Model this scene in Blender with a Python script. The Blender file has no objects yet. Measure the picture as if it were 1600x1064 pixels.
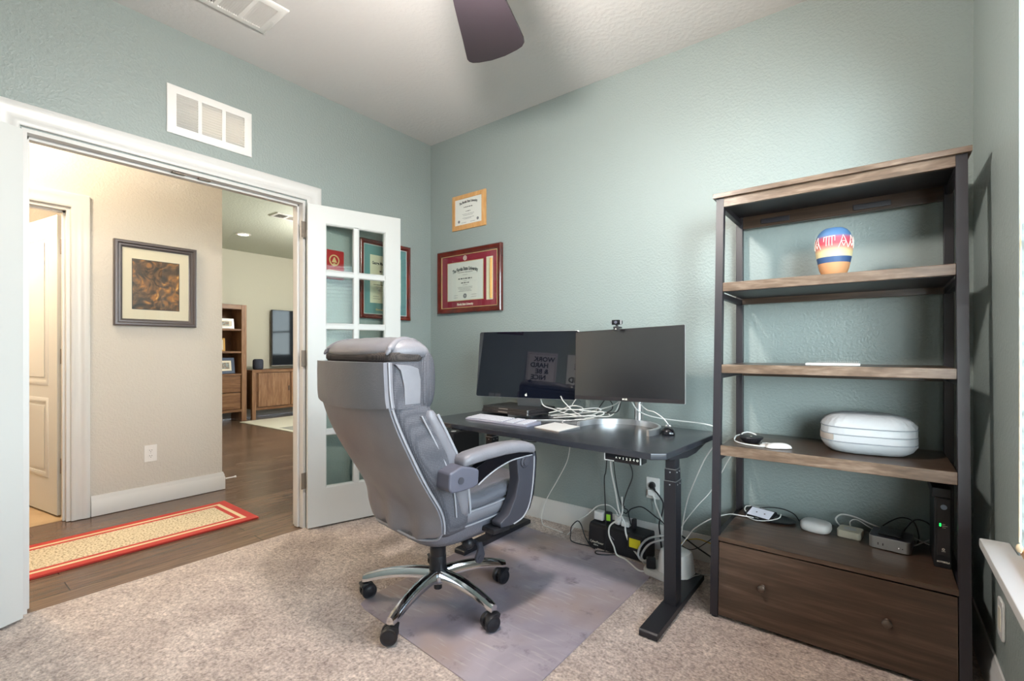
import bpy, bmesh, math, random
from mathutils import Vector, Matrix, noise
random.seed(7)
PI = math.pi
R = math.radians
SC = bpy.context.scene
COL = SC.collection

# ------------------------------------------------------------------ camera
cam_d = bpy.data.cameras.new('camera'); cam = bpy.data.objects.new('camera', cam_d); COL.objects.link(cam)
cam.location = (2.8363, -2.5961, 1.11)
cam.rotation_euler = (R(90), 0, R(37.768))
cam_d.sensor_fit = 'HORIZONTAL'; cam_d.sensor_width = 36.0
cam_d.lens = 738.0 / 1600 * 36
cam_d.shift_y = 15.4 / 1600
cam_d.clip_start = 0.02; cam_d.clip_end = 100
SC.camera = cam

# ------------------------------------------------------------------ exposure, world, lights
SC.view_settings.view_transform = 'Standard'
SC.view_settings.look = 'None'
SC.view_settings.gamma = 1.0
SC.view_settings.use_curve_mapping = False
SC.view_settings.exposure = 0.45
SC.cycles.use_denoising = True
SC.cycles.max_bounces = 10
SC.cycles.diffuse_bounces = 5
SC.cycles.transparent_max_bounces = 16
SC.cycles.caustics_reflective = False
SC.cycles.caustics_refractive = False
SC.cycles.sample_clamp_indirect = 6.0

w = bpy.data.worlds.new('sky'); SC.world = w; w.use_nodes = True
nt = w.node_tree; nt.nodes.clear()
out = nt.nodes.new('ShaderNodeOutputWorld'); bg = nt.nodes.new('ShaderNodeBackground')
tcw = nt.nodes.new('ShaderNodeTexCoord'); sep = nt.nodes.new('ShaderNodeSeparateXYZ')
rmp = nt.nodes.new('ShaderNodeValToRGB')
rmp.color_ramp.elements[0].position = 0.0; rmp.color_ramp.elements[0].color = (0.86, 0.93, 1.0, 1)
rmp.color_ramp.elements[1].position = 0.7; rmp.color_ramp.elements[1].color = (0.50, 0.70, 1.0, 1)
nt.links.new(tcw.outputs['Generated'], sep.inputs[0]); nt.links.new(sep.outputs['Z'], rmp.inputs[0])
nt.links.new(rmp.outputs[0], bg.inputs[0]); bg.inputs[1].default_value = 14.0
nt.links.new(bg.outputs[0], out.inputs[0])


def area(name, loc, rot, sx, sy, power, color, portal=False):
    d = bpy.data.lights.new(name, 'AREA'); d.shape = 'RECTANGLE'; d.size = sx; d.size_y = sy
    d.energy = power; d.color = color
    if portal: d.cycles.is_portal = True
    o = bpy.data.objects.new(name, d); COL.objects.link(o); o.location = loc; o.rotation_euler = rot
    return o


def point(name, loc, power, color, rad=0.08):
    d = bpy.data.lights.new(name, 'POINT'); d.energy = power; d.color = color; d.shadow_soft_size = rad
    o = bpy.data.objects.new(name, d); COL.objects.link(o); o.location = loc
    return o


# daylight entering through the office windows and the living room window
area('window_daylight', (3.24, -1.5975, 1.40), (0, R(90), 0), 1.66, 1.66, 1, (1, 1, 1), True)
area('living_daylight', (-1.05, 3.50, 1.60), (R(-90), 0, 0), 1.2, 1.3, 1, (1, 1, 1), True)
od = area('outdoor_daylight', (3.90, -3.55, 1.75), (0, 0, 0), 1.4, 1.7, 360, (0.86, 0.93, 1.0))
od.rotation_euler = (Vector((2.35, 0.0, 1.45)) - Vector(od.location)).to_track_quat('-Z', 'Y').to_euler()
# lamps of the rooms
point('fan_lamp', (1.86, -1.62, 2.20), 76, (1.0, 0.93, 0.86), 0.08)
point('hall_lamp', (-0.80, -2.35, 2.62), 42, (1.0, 0.83, 0.64), 0.12)
point('bathroom_lamp', (-1.95, -2.55, 2.25), 60, (1.0, 0.80, 0.58), 0.12)
point('living_lamp', (-2.7, 1.2, 2.35), 105, (1.0, 0.97, 0.90), 0.12)


# ------------------------------------------------------------------ materials
def lin(c):
    return c / 12.92 if c <= 0.04045 else ((c + 0.055) / 1.055) ** 2.4


def hexc(h):
    h = h.lstrip('#')
    return tuple(lin(int(h[i:i + 2], 16) / 255) for i in (0, 2, 4)) + (1.0,)


def mat(name, color, rough=0.5, metal=0.0, bump=None, spec=0.5, var=None, coat=0.0, emit=None, estr=0.0):
    """bump = (scale, strength, detail); var = (second colour, noise scale, detail, lo, hi)"""
    m = bpy.data.materials.new(name); m.use_nodes = True
    n = m.node_tree.nodes; l = m.node_tree.links
    b = n['Principled BSDF']
    c = hexc(color) if isinstance(color, str) else color
    b.inputs['Base Color'].default_value = c
    b.inputs['Roughness'].default_value = rough
    b.inputs['Metallic'].default_value = metal
    b.inputs['Specular IOR Level'].default_value = spec
    b.inputs['Coat Weight'].default_value = coat
    tc = n.new('ShaderNodeTexCoord')
    if var:
        c2, sc, det, lo, hi = var
        nz = n.new('ShaderNodeTexNoise'); nz.inputs['Scale'].default_value = sc; nz.inputs['Detail'].default_value = det
        rp = n.new('ShaderNodeValToRGB')
        rp.color_ramp.elements[0].position = lo; rp.color_ramp.elements[0].color = c
        rp.color_ramp.elements[1].position = hi; rp.color_ramp.elements[1].color = hexc(c2)
        l.new(tc.outputs['Object'], nz.inputs['Vector']); l.new(nz.outputs['Fac'], rp.inputs[0])
        l.new(rp.outputs[0], b.inputs['Base Color'])
    if bump:
        sc, st, det = bump
        nz = n.new('ShaderNodeTexNoise'); nz.inputs['Scale'].default_value = sc; nz.inputs['Detail'].default_value = det
        bp = n.new('ShaderNodeBump'); bp.inputs['Strength'].default_value = st; bp.inputs['Distance'].default_value = 0.01
        l.new(tc.outputs['Object'], nz.inputs['Vector']); l.new(nz.outputs['Fac'], bp.inputs['Height'])
        l.new(bp.outputs[0], b.inputs['Normal'])
    if emit:
        b.inputs['Emission Color'].default_value = hexc(emit); b.inputs['Emission Strength'].default_value = estr
    return m


def wood(name, c1, c2, c3, scale=(1, 12, 12), rough=0.4, distort=1.2, coat=0.0, bump=0.06):
    """long-grained wood; the small number in scale is the grain direction"""
    m = bpy.data.materials.new(name); m.use_nodes = True
    n = m.node_tree.nodes; l = m.node_tree.links; b = n['Principled BSDF']
    tc = n.new('ShaderNodeTexCoord'); mp = n.new('ShaderNodeMapping'); mp.inputs['Scale'].default_value = scale
    n1 = n.new('ShaderNodeTexNoise'); n1.inputs['Scale'].default_value = 1.6; n1.inputs['Detail'].default_value = 6
    n1.inputs['Distortion'].default_value = distort
    n2 = n.new('ShaderNodeTexNoise'); n2.inputs['Scale'].default_value = 9.0; n2.inputs['Detail'].default_value = 4
    rp = n.new('ShaderNodeValToRGB')
    rp.color_ramp.elements[0].position = 0.30; rp.color_ramp.elements[0].color = hexc(c1)
    rp.color_ramp.elements[1].position = 0.72; rp.color_ramp.elements[1].color = hexc(c3)
    e = rp.color_ramp.elements.new(0.5); e.color = hexc(c2)
    mx = n.new('ShaderNodeMix'); mx.data_type = 'FLOAT'; mx.inputs[0].default_value = 0.35
    l.new(tc.outputs['Object'], mp.inputs[0]); l.new(mp.outputs[0], n1.inputs['Vector']); l.new(mp.outputs[0], n2.inputs['Vector'])
    l.new(n1.outputs['Fac'], mx.inputs[2]); l.new(n2.outputs['Fac'], mx.inputs[3]); l.new(mx.outputs[0], rp.inputs[0])
    l.new(rp.outputs[0], b.inputs['Base Color']); b.inputs['Roughness'].default_value = rough
    b.inputs['Coat Weight'].default_value = coat
    bp = n.new('ShaderNodeBump'); bp.inputs['Strength'].default_value = bump; bp.inputs['Distance'].default_value = 0.004
    l.new(n2.outputs['Fac'], bp.inputs['Height']); l.new(bp.outputs[0], b.inputs['Normal'])
    return m


def plank_floor(name):
    m = bpy.data.materials.new(name); m.use_nodes = True
    n = m.node_tree.nodes; l = m.node_tree.links; b = n['Principled BSDF']
    tc = n.new('ShaderNodeTexCoord'); mp = n.new('ShaderNodeMapping'); mp.inputs['Rotation'].default_value = (0, 0, R(90))
    br = n.new('ShaderNodeTexBrick'); br.offset = 0.37; br.inputs['Scale'].default_value = 1.0
    br.inputs['Mortar Size'].default_value = 0.0025; br.inputs['Brick Width'].default_value = 1.3; br.inputs['Row Height'].default_value = 0.127
    br.inputs['Color1'].default_value = hexc('#735d4d'); br.inputs['Color2'].default_value = hexc('#604c3f'); br.inputs['Mortar'].default_value = hexc('#3a2d25')
    mp2 = n.new('ShaderNodeMapping'); mp2.inputs['Scale'].default_value = (30, 2.2, 30)
    nz = n.new('ShaderNodeTexNoise'); nz.inputs['Scale'].default_value = 2.0; nz.inputs['Detail'].default_value = 7; nz.inputs['Distortion'].default_value = 1.0
    rp = n.new('ShaderNodeValToRGB'); rp.color_ramp.elements[0].position = 0.3; rp.color_ramp.elements[0].color = (0.62, 0.60, 0.58, 1)
    rp.color_ramp.elements[1].position = 0.7; rp.color_ramp.elements[1].color = (1.25, 1.22, 1.2, 1)
    mx = n.new('ShaderNodeMix'); mx.data_type = 'RGBA'; mx.blend_type = 'MULTIPLY'; mx.inputs[0].default_value = 1.0
    l.new(tc.outputs['Object'], mp.inputs[0]); l.new(mp.outputs[0], br.inputs['Vector'])
    l.new(tc.outputs['Object'], mp2.inputs[0]); l.new(mp2.outputs[0], nz.inputs['Vector']); l.new(nz.outputs['Fac'], rp.inputs[0])
    l.new(br.outputs['Color'], mx.inputs[6]); l.new(rp.outputs[0], mx.inputs[7]); l.new(mx.outputs[2], b.inputs['Base Color'])
    b.inputs['Roughness'].default_value = 0.24
    bp = n.new('ShaderNodeBump'); bp.inputs['Strength'].default_value = 0.2; bp.inputs['Distance'].default_value = 0.003
    l.new(nz.outputs['Fac'], bp.inputs['Height']); l.new(bp.outputs[0], b.inputs['Normal'])
    return m


def textured_wall(name, color, scale=85, strength=0.25, rough=0.55, spec=0.4):
    """sprayed orange-peel paint"""
    m = mat(name, color, rough, spec=spec)
    n = m.node_tree.nodes; l = m.node_tree.links; b = n['Principled BSDF']
    tc = n.new('ShaderNodeTexCoord')
    nz = n.new('ShaderNodeTexNoise'); nz.inputs['Scale'].default_value = scale; nz.inputs['Detail'].default_value = 3
    rp = n.new('ShaderNodeValToRGB'); rp.color_ramp.elements[0].position = 0.42; rp.color_ramp.elements[1].position = 0.62
    bp = n.new('ShaderNodeBump'); bp.inputs['Strength'].default_value = strength; bp.inputs['Distance'].default_value = 0.004
    l.new(tc.outputs['Object'], nz.inputs['Vector']); l.new(nz.outputs['Fac'], rp.inputs[0]); l.new(rp.outputs[0], bp.inputs['Height'])
    l.new(bp.outputs[0], b.inputs['Normal'])
    return m


def carpet_mat(name):
    m = bpy.data.materials.new(name); m.use_nodes = True
    n = m.node_tree.nodes; l = m.node_tree.links; b = n['Principled BSDF']
    tc = n.new('ShaderNodeTexCoord')
    n1 = n.new('ShaderNodeTexNoise'); n1.inputs['Scale'].default_value = 105; n1.inputs['Detail'].default_value = 5
    n2 = n.new('ShaderNodeTexNoise'); n2.inputs['Scale'].default_value = 5.5; n2.inputs['Detail'].default_value = 5; n2.inputs['Distortion'].default_value = 0.8
    n3 = n.new('ShaderNodeTexNoise'); n3.inputs['Scale'].default_value = 45; n3.inputs['Detail'].default_value = 5
    r1 = n.new('ShaderNodeValToRGB'); r1.color_ramp.elements[0].position = 0.34; r1.color_ramp.elements[0].color = hexc('#8d7d76')
    r1.color_ramp.elements[1].position = 0.65; r1.color_ramp.elements[1].color = hexc('#e9dad1')
    r2 = n.new('ShaderNodeValToRGB'); r2.color_ramp.elements[0].position = 0.35; r2.color_ramp.elements[0].color = (0.74, 0.70, 0.68, 1)
    r2.color_ramp.elements[1].position = 0.65; r2.color_ramp.elements[1].color = (1.05, 1.03, 1.0, 1)
    ad = n.new('ShaderNodeMix'); ad.data_type = 'FLOAT'; ad.inputs[0].default_value = 0.45
    mx = n.new('ShaderNodeMix'); mx.data_type = 'RGBA'; mx.blend_type = 'MULTIPLY'; mx.inputs[0].default_value = 1.0
    for q in (n1, n2, n3): l.new(tc.outputs['Object'], q.inputs['Vector'])
    l.new(n1.outputs['Fac'], ad.inputs[2]); l.new(n3.outputs['Fac'], ad.inputs[3]); l.new(ad.outputs[0], r1.inputs[0])
    l.new(n2.outputs['Fac'], r2.inputs[0]); l.new(r1.outputs[0], mx.inputs[6]); l.new(r2.outputs[0], mx.inputs[7])
    l.new(mx.outputs[2], b.inputs['Base Color']); b.inputs['Roughness'].default_value = 0.95
    b.inputs['Sheen Weight'].default_value = 0.15
    bp = n.new('ShaderNodeBump'); bp.inputs['Strength'].default_value = 0.9; bp.inputs['Distance'].default_value = 0.012
    l.new(ad.outputs[0], bp.inputs['Height']); l.new(bp.outputs[0], b.inputs['Normal'])
    return m


def glass_mat(name, tint=(0.93, 0.97, 0.95, 1), refl=0.06, rough=0.02):
    m = bpy.data.materials.new(name); m.use_nodes = True
    n = m.node_tree.nodes; l = m.node_tree.links; n.clear()
    o = n.new('ShaderNodeOutputMaterial'); tr = n.new('ShaderNodeBsdfTransparent'); gl = n.new('ShaderNodeBsdfGlossy')
    lw = n.new('ShaderNodeLayerWeight'); lw.inputs['Blend'].default_value = 0.5
    pw = n.new('ShaderNodeMath'); pw.operation = 'POWER'; pw.inputs[1].default_value = 4.0; l.new(lw.outputs['Facing'], pw.inputs[0])
    fr = n.new('ShaderNodeMath'); fr.operation = 'MULTIPLY_ADD'; fr.inputs[1].default_value = 0.55; fr.inputs[2].default_value = refl * 0.6; l.new(pw.outputs[0], fr.inputs[0])
    ms = n.new('ShaderNodeMixShader')
    tr.inputs[0].default_value = tint; gl.inputs['Roughness'].default_value = rough
    l.new(fr.outputs[0], ms.inputs[0]); l.new(tr.outputs[0], ms.inputs[1]); l.new(gl.outputs[0], ms.inputs[2]); l.new(ms.outputs[0], o.inputs[0])
    return m


def weave_mat(name, c1, c2, scale=220, rough=0.8):
    """fine mesh fabric"""
    m = bpy.data.materials.new(name); m.use_nodes = True
    n = m.node_tree.nodes; l = m.node_tree.links; b = n['Principled BSDF']
    tc = n.new('ShaderNodeTexCoord'); vo = n.new('ShaderNodeTexVoronoi'); vo.inputs['Scale'].default_value = scale; vo.inputs['Randomness'].default_value = 0.15
    rp = n.new('ShaderNodeValToRGB'); rp.color_ramp.elements[0].position = 0.25; rp.color_ramp.elements[0].color = hexc(c1)
    rp.color_ramp.elements[1].position = 0.55; rp.color_ramp.elements[1].color = hexc(c2)
    l.new(tc.outputs['Object'], vo.inputs['Vector']); l.new(vo.outputs['Distance'], rp.inputs[0]); l.new(rp.outputs[0], b.inputs['Base Color'])
    b.inputs['Roughness'].default_value = rough
    bp = n.new('ShaderNodeBump'); bp.inputs['Strength'].default_value = 0.5; bp.inputs['Distance'].default_value = 0.002
    l.new(vo.outputs['Distance'], bp.inputs['Height']); l.new(bp.outputs[0], b.inputs['Normal'])
    return m


def mat_mat(name):
    """worn clear vinyl chair mat, scuffed milky in streaks"""
    m = bpy.data.materials.new(name); m.use_nodes = True
    n = m.node_tree.nodes; l = m.node_tree.links; b = n['Principled BSDF']; o = n['Material Output']
    tc = n.new('ShaderNodeTexCoord')
    n1 = n.new('ShaderNodeTexNoise'); n1.inputs['Scale'].default_value = 3.2; n1.inputs['Detail'].default_value = 6; n1.inputs['Distortion'].default_value = 0.6
    mp = n.new('ShaderNodeMapping'); mp.inputs['Scale'].default_value = (5, 60, 5); mp.inputs['Rotation'].default_value = (0, 0, R(-28))
    n2 = n.new('ShaderNodeTexNoise'); n2.inputs['Scale'].default_value = 1.3; n2.inputs['Detail'].default_value = 5
    r1 = n.new('ShaderNodeValToRGB'); r1.color_ramp.elements[0].position = 0.38; r1.color_ramp.elements[0].color = hexc('#b5aab7')
    r1.color_ramp.elements[1].position = 0.66; r1.color_ramp.elements[1].color = hexc('#d8cdd8')
    r2 = n.new('ShaderNodeValToRGB'); r2.color_ramp.elements[0].position = 0.57; r2.color_ramp.elements[0].color = (0, 0, 0, 1)
    r2.color_ramp.elements[1].position = 0.72; r2.color_ramp.elements[1].color = (1, 1, 1, 1)
    r3 = n.new('ShaderNodeValToRGB'); r3.color_ramp.elements[0].position = 0.44; r3.color_ramp.elements[1].position = 0.58
    mm = n.new('ShaderNodeMath'); mm.operation = 'MULTIPLY'
    mx = n.new('ShaderNodeMix'); mx.data_type = 'RGBA'; mx.inputs[7].default_value = hexc('#ece4e2')
    l.new(tc.outputs['Object'], n1.inputs['Vector']); l.new(tc.outputs['Object'], mp.inputs[0]); l.new(mp.outputs[0], n2.inputs['Vector'])
    l.new(n1.outputs['Fac'], r1.inputs[0]); l.new(n2.outputs['Fac'], r2.inputs[0]); l.new(n1.outputs['Fac'], r3.inputs[0])
    l.new(r2.outputs[0], mm.inputs[0]); l.new(r3.outputs[0], mm.inputs[1]); l.new(mm.outputs[0], mx.inputs[0])
    n4 = n.new('ShaderNodeTexNoise'); n4.inputs['Scale'].default_value = 7; n4.inputs['Detail'].default_value = 9; n4.inputs['Roughness'].default_value = 0.7
    r4 = n.new('ShaderNodeValToRGB'); r4.color_ramp.elements[0].position = 0.57; r4.color_ramp.elements[0].color = (0, 0, 0, 1)
    r4.color_ramp.elements[1].position = 0.70; r4.color_ramp.elements[1].color = (0.75, 0.75, 0.75, 1)
    m4 = n.new('ShaderNodeMix'); m4.data_type = 'RGBA'; m4.inputs[7].default_value = hexc('#6f636b')
    n5 = n.new('ShaderNodeTexNoise'); n5.inputs['Scale'].default_value = 2.1; n5.inputs['Detail'].default_value = 3
    r5 = n.new('ShaderNodeValToRGB'); r5.color_ramp.elements[0].position = 0.48; r5.color_ramp.elements[1].position = 0.66
    m5 = n.new('ShaderNodeMix'); m5.data_type = 'RGBA'; m5.inputs[7].default_value = hexc('#cdb6ae')
    l.new(tc.outputs['Object'], n4.inputs['Vector']); l.new(n4.outputs['Fac'], r4.inputs[0]); l.new(tc.outputs['Object'], n5.inputs['Vector']); l.new(n5.outputs['Fac'], r5.inputs[0])
    l.new(r1.outputs[0], m5.inputs[6]); l.new(r5.outputs[0], m5.inputs[0]); l.new(m5.outputs[2], m4.inputs[6]); l.new(r4.outputs[0], m4.inputs[0])
    l.new(m4.outputs[2], mx.inputs[6]); l.new(mx.outputs[2], b.inputs['Base Color'])
    b.inputs['Roughness'].default_value = 0.30; b.inputs['Specular IOR Level'].default_value = 0.7
    tr = n.new('ShaderNodeBsdfTransparent'); tr.inputs[0].default_value = (0.86, 0.83, 0.86, 1)
    ms = n.new('ShaderNodeMixShader'); ms.inputs[0].default_value = 0.66
    l.new(tr.outputs[0], ms.inputs[1]); l.new(b.outputs[0], ms.inputs[2]); l.new(ms.outputs[0], o.inputs[0])
    bp = n.new('ShaderNodeBump'); bp.inputs['Strength'].default_value = 0.08; bp.inputs['Distance'].default_value = 0.01
    l.new(n1.outputs['Fac'], bp.inputs['Height']); l.new(bp.outputs[0], b.inputs['Normal'])
    return m


def band_mat(name, stops, zmin, zmax, rough=0.6):
    """colour bands around a pot, by height in object space"""
    m = bpy.data.materials.new(name); m.use_nodes = True
    n = m.node_tree.nodes; l = m.node_tree.links; b = n['Principled BSDF']
    tc = n.new('ShaderNodeTexCoord'); sp = n.new('ShaderNodeSeparateXYZ'); mr = n.new('ShaderNodeMapRange')
    mr.inputs[1].default_value = zmin; mr.inputs[2].default_value = zmax
    rp = n.new('ShaderNodeValToRGB'); els = rp.color_ramp.elements
    els[0].position = stops[0][0]; els[0].color = hexc(stops[0][1]); els[1].position = stops[-1][0]; els[1].color = hexc(stops[-1][1])
    for p, c in stops[1:-1]:
        e = els.new(p); e.color = hexc(c)
    l.new(tc.outputs['Object'], sp.inputs[0]); l.new(sp.outputs['Z'], mr.inputs[0]); l.new(mr.outputs[0], rp.inputs[0]); l.new(rp.outputs[0], b.inputs['Base Color'])
    b.inputs['Roughness'].default_value = rough
    return m


def painting_mat(name):
    """a loose brown and amber painting without any figure that could be recognised"""
    m = bpy.data.materials.new(name); m.use_nodes = True
    n = m.node_tree.nodes; l = m.node_tree.links; b = n['Principled BSDF']
    tc = n.new('ShaderNodeTexCoord')
    n1 = n.new('ShaderNodeTexNoise'); n1.inputs['Scale'].default_value = 11; n1.inputs['Detail'].default_value = 8; n1.inputs['Distortion'].default_value = 1.8
    rp = n.new('ShaderNodeValToRGB'); e = rp.color_ramp.elements
    e[0].position = 0.34; e[0].color = hexc('#2a1a0c'); e[1].position = 0.74; e[1].color = hexc('#f0bd68')
    for p, c in ((0.45, '#4f3419'), (0.54, '#7a5430'), (0.63, '#b06f2c')):
        q = e.new(p); q.color = hexc(c)
    l.new(tc.outputs['Object'], n1.inputs['Vector']); l.new(n1.outputs['Fac'], rp.inputs[0]); l.new(rp.outputs[0], b.inputs['Base Color'])
    b.inputs['Roughness'].default_value = 0.35
    return m


M = {}
M['green'] = textured_wall('sage_green_paint', '#929c99', 85, 0.28, 0.42, 0.5)
M['ceil'] = textured_wall('ceiling_texture', '#d2d0cf', 45, 0.16, 0.85, 0.2)
M['hallwall'] = textured_wall('beige_paint', '#ccc6bd', 70, 0.30, 0.6, 0.4)
M['living'] = textured_wall('cream_paint', '#cdcabb', 70, 0.12, 0.7, 0.3)
M['livceil'] = textured_wall('living_ceiling_paint', '#bfc3b6', 40, 0.2, 0.85, 0.2)
M['white'] = mat('white_trim', '#d2d0ce', 0.38)
M['doorwhite'] = mat('door_white', '#cfd0ce', 0.42)
M['whitepl'] = mat('white_plastic', '#e6e4e2', 0.35)
M['cream'] = mat('cream_plastic', '#e0d9c6', 0.4)
M['greywhite'] = mat('cable_white', '#dcdad6', 0.45)
M['carpet'] = carpet_mat('beige_carpet')
M['plank'] = plank_floor('dark_oak_planks')
M['tile'] = mat('tan_tile', '#b49a78', 0.5, var=('#9f8664', 5, 4, 0.3, 0.7))
M['leather'] = mat('grey_leather', '#838085', 0.38, bump=(160, 0.10, 4), var=('#737076', 6, 4, 0.3, 0.75), spec=0.55)
M['leatherdk'] = mat('dark_grey_leather', '#66656c', 0.36, bump=(120, 0.16, 4), spec=0.6)
M['mesh'] = weave_mat('grey_mesh_fabric', '#68666c', '#4b4a50', 165)
M['meshdk'] = weave_mat('dark_mesh_fabric', '#5a4f4a', '#2a2422', 260)
M['piping'] = mat('light_grey_piping', '#a19fa4', 0.5)
M['chrome'] = mat('polished_chrome', '#d6d6d8', 0.09, 1.0)
M['blackpl'] = mat('black_plastic', '#1d1c20', 0.42)
M['blackgl'] = mat('gloss_black_plastic', '#141317', 0.12)
M['greypl'] = mat('charcoal_plastic', '#3d3c44', 0.5)
M['midgrey'] = mat('grey_plastic', '#5b5a66', 0.45)
M['deskmetal'] = mat('black_powder_coat', '#222126', 0.45, bump=(300, 0.05, 2))
M['desktop'] = mat('black_laminate', '#2a2c33', 0.24, spec=1.0)
M['shelf'] = wood('walnut_stain', '#35281f', '#48372c', '#655143', (0.8, 11, 14), 0.30, 1.5)
M['shelfedge'] = wood('lit_walnut_edge', '#493a2e', '#6a5647', '#948070', (2.5, 14, 14), 0.36, 1.2)  # lighter copy of the walnut, the light on the edges painted in
M['postmetal'] = mat('black_shelf_metal', '#29252a', 0.42)
M['knob'] = mat('dark_nickel', '#6e635b', 0.3, 0.9)
M['nickel'] = mat('satin_nickel', '#8c8278', 0.4, 0.5)
M['alum'] = mat('aluminium', '#d2d2d4', 0.30, 0.9)
M['keycap'] = mat('keycap_white', '#cfced6', 0.5)
M['kbcase'] = mat('keyboard_grey', '#a3a2b2', 0.4, 0.3)
M['silver'] = mat('silver_paint', '#c8c8c8', 0.4, 0.3)
M['screen'] = mat('glossy_screen', '#0c0f1a', 0.02, spec=0.7)
M['screen'].node_tree.nodes['Principled BSDF'].inputs['IOR'].default_value = 1.6
M['tabscreen'] = mat('lit_tablet_screen', '#c9ccd6', 0.3, emit='#d5d8e6', estr=0.25)
M['tvscreen'] = mat('tv_screen', '#141a24', 0.05, spec=0.25)
M['matte_screen'] = mat('matte_screen', '#121216', 0.27, spec=1.0)
M['matte_screen'].node_tree.nodes['Principled BSDF'].inputs['IOR'].default_value = 1.75
M['bezel'] = mat('monitor_bezel', '#2a2628', 0.4)
M['cherry'] = mat('cherry_frame', '#4a1712', 0.18, var=('#6a241a', 8, 3, 0.3, 0.7), coat=0.4)
M['maple'] = wood('maple_frame', '#c08a52', '#d09c62', '#dcae78', (12, 2, 2), 0.35)
M['darkframe'] = mat('pewter_frame', '#5d5758', 0.32, 0.35)
M['gold'] = mat('gold_line', '#d9c28a', 0.35, 0.5)
M['paper'] = mat('paper', '#dcdcd6', 0.7)
M['paperwarm'] = mat('cream_paper', '#e3dcc2', 0.7)
M['matboard'] = mat('ivory_mat_board', '#efe4d0', 0.8)
M['garnet'] = mat('garnet_mat_board', '#8c1f35', 0.7)
M['tealmat'] = mat('teal_mat_board', '#5f8d8f', 0.7)
M['goldmed'] = mat('tassel_gold', '#d9a860', 0.5)
M['ink'] = mat('ink', '#2a2a2c', 0.7)
M['inkgrey'] = mat('grey_ink', '#77777a', 0.7)
M['white_ink'] = mat('white_print', '#f2ecdc', 0.6)
M['red'] = mat('red_rug', '#b5382f', 0.9, bump=(250, 0.4, 2))
M['redplaque'] = mat('red_plaque', '#9c1416', 0.45)
M['rugtan'] = mat('rug_tan', '#d8c39c', 0.95, bump=(250, 0.4, 2))
M['rugweave'] = mat('rug_weave', '#d6c6a8', 0.95, bump=(75, 0.8, 2), var=('#8d7b60', 90, 2, 0.46, 0.68))
M['matvinyl'] = mat_mat('chair_mat_vinyl')
M['glass'] = glass_mat('clear_glass')
M['doorglass'] = glass_mat('door_glass', (0.94, 0.97, 0.95, 1), 0.02)
M['picglass'] = glass_mat('picture_glass', (0.97, 0.98, 0.97, 1))
M['vent'] = mat('vent_white', '#e9e7e4', 0.4)
M['dark'] = mat('dark_void', '#3a383c', 0.8)
M['fan'] = mat('dark_fan_blade', '#2f282e', 0.42)
M['yellow'] = mat('yellow_sticker', '#cfc21c', 0.6)
M['lime'] = mat('lime_tag', '#9bd433', 0.6)
M['led'] = mat('green_led', '#1fd65a', 0.4, emit='#1fe05a', estr=2.0)
M['ledw'] = mat('white_led', '#ffffff', 0.4, emit='#ffffff', estr=2.0)
M['lampglow'] = mat('lamp_diffuser', '#ffffff', 0.4, emit='#fff6e0', estr=6.0)
M['blue'] = mat('blue_button', '#9fb0c6', 0.3)
M['pouch'] = mat('white_nylon', '#b9bcc0', 0.5, bump=(26, 0.35, 4))
M['pouchseam'] = mat('pouch_seam', '#8d9299', 0.6)
M['pouchtag'] = mat('grey_webbing', '#a79c94', 0.8)
M['livwood'] = wood('acacia_wood', '#6e4a30', '#8d6547', '#b08a68', (14, 14, 1.2), 0.4)
M['livwoodx'] = wood('acacia_top', '#5f3c22', '#7c5434', '#9a7350', (14, 1.2, 14), 0.4)
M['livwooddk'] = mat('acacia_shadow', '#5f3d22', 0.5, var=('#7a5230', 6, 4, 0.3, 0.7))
M['slate'] = weave_mat('slate_knit', '#50566a', '#2c303c', 400)
M['bluewood'] = mat('slate_blue_frame', '#3d4a63', 0.5)
M['photo'] = mat('photo_print', '#8fa0a0', 0.4, var=('#7d6045', 30, 4, 0.4, 0.6))
M['blindwood'] = wood('blind_wood', '#96602f', '#b07a45', '#c4955f', (14, 1.0, 14), 0.4)
M['tan'] = mat('tan_outlet', '#d6c3a4', 0.5)
M['grass'] = mat('patio', '#9a958a', 0.9, var=('#8a877c', 4, 5, 0.3, 0.7))
M['leaf'] = mat('leaves', '#5d7f4d', 0.7, var=('#a9c28f', 3, 5, 0.35, 0.7))
M['rugA'] = mat('area_rug_cream', '#ddd8c8', 0.95)
M['rugB'] = mat('area_rug_grey', '#9a9890', 0.95)
M['rugC'] = mat('area_rug_taupe', '#b8a68c', 0.95)
M['yellowcord'] = mat('yellow_cord', '#c9a94a', 0.5)
M['pot'] = band_mat('painted_pot', [(0.0, '#c98d60'), (0.285, '#cf966a'), (0.29, '#3b5680'), (0.40, '#3b5680'), (0.405, '#ddcfa4'), (0.50, '#dfca98'), (0.58, '#cf7f74'), (0.66, '#b9404f'), (0.76, '#b04a60'), (0.83, '#51759f'), (1.0, '#4a709e')], 0.0, 0.20)
M['poster'] = mat('poster_paper', '#d9cfd0', 0.6)
M['painting'] = painting_mat('amber_painting')
M['redcable'] = mat('grey_cable', '#b5b3b2', 0.5)


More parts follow.
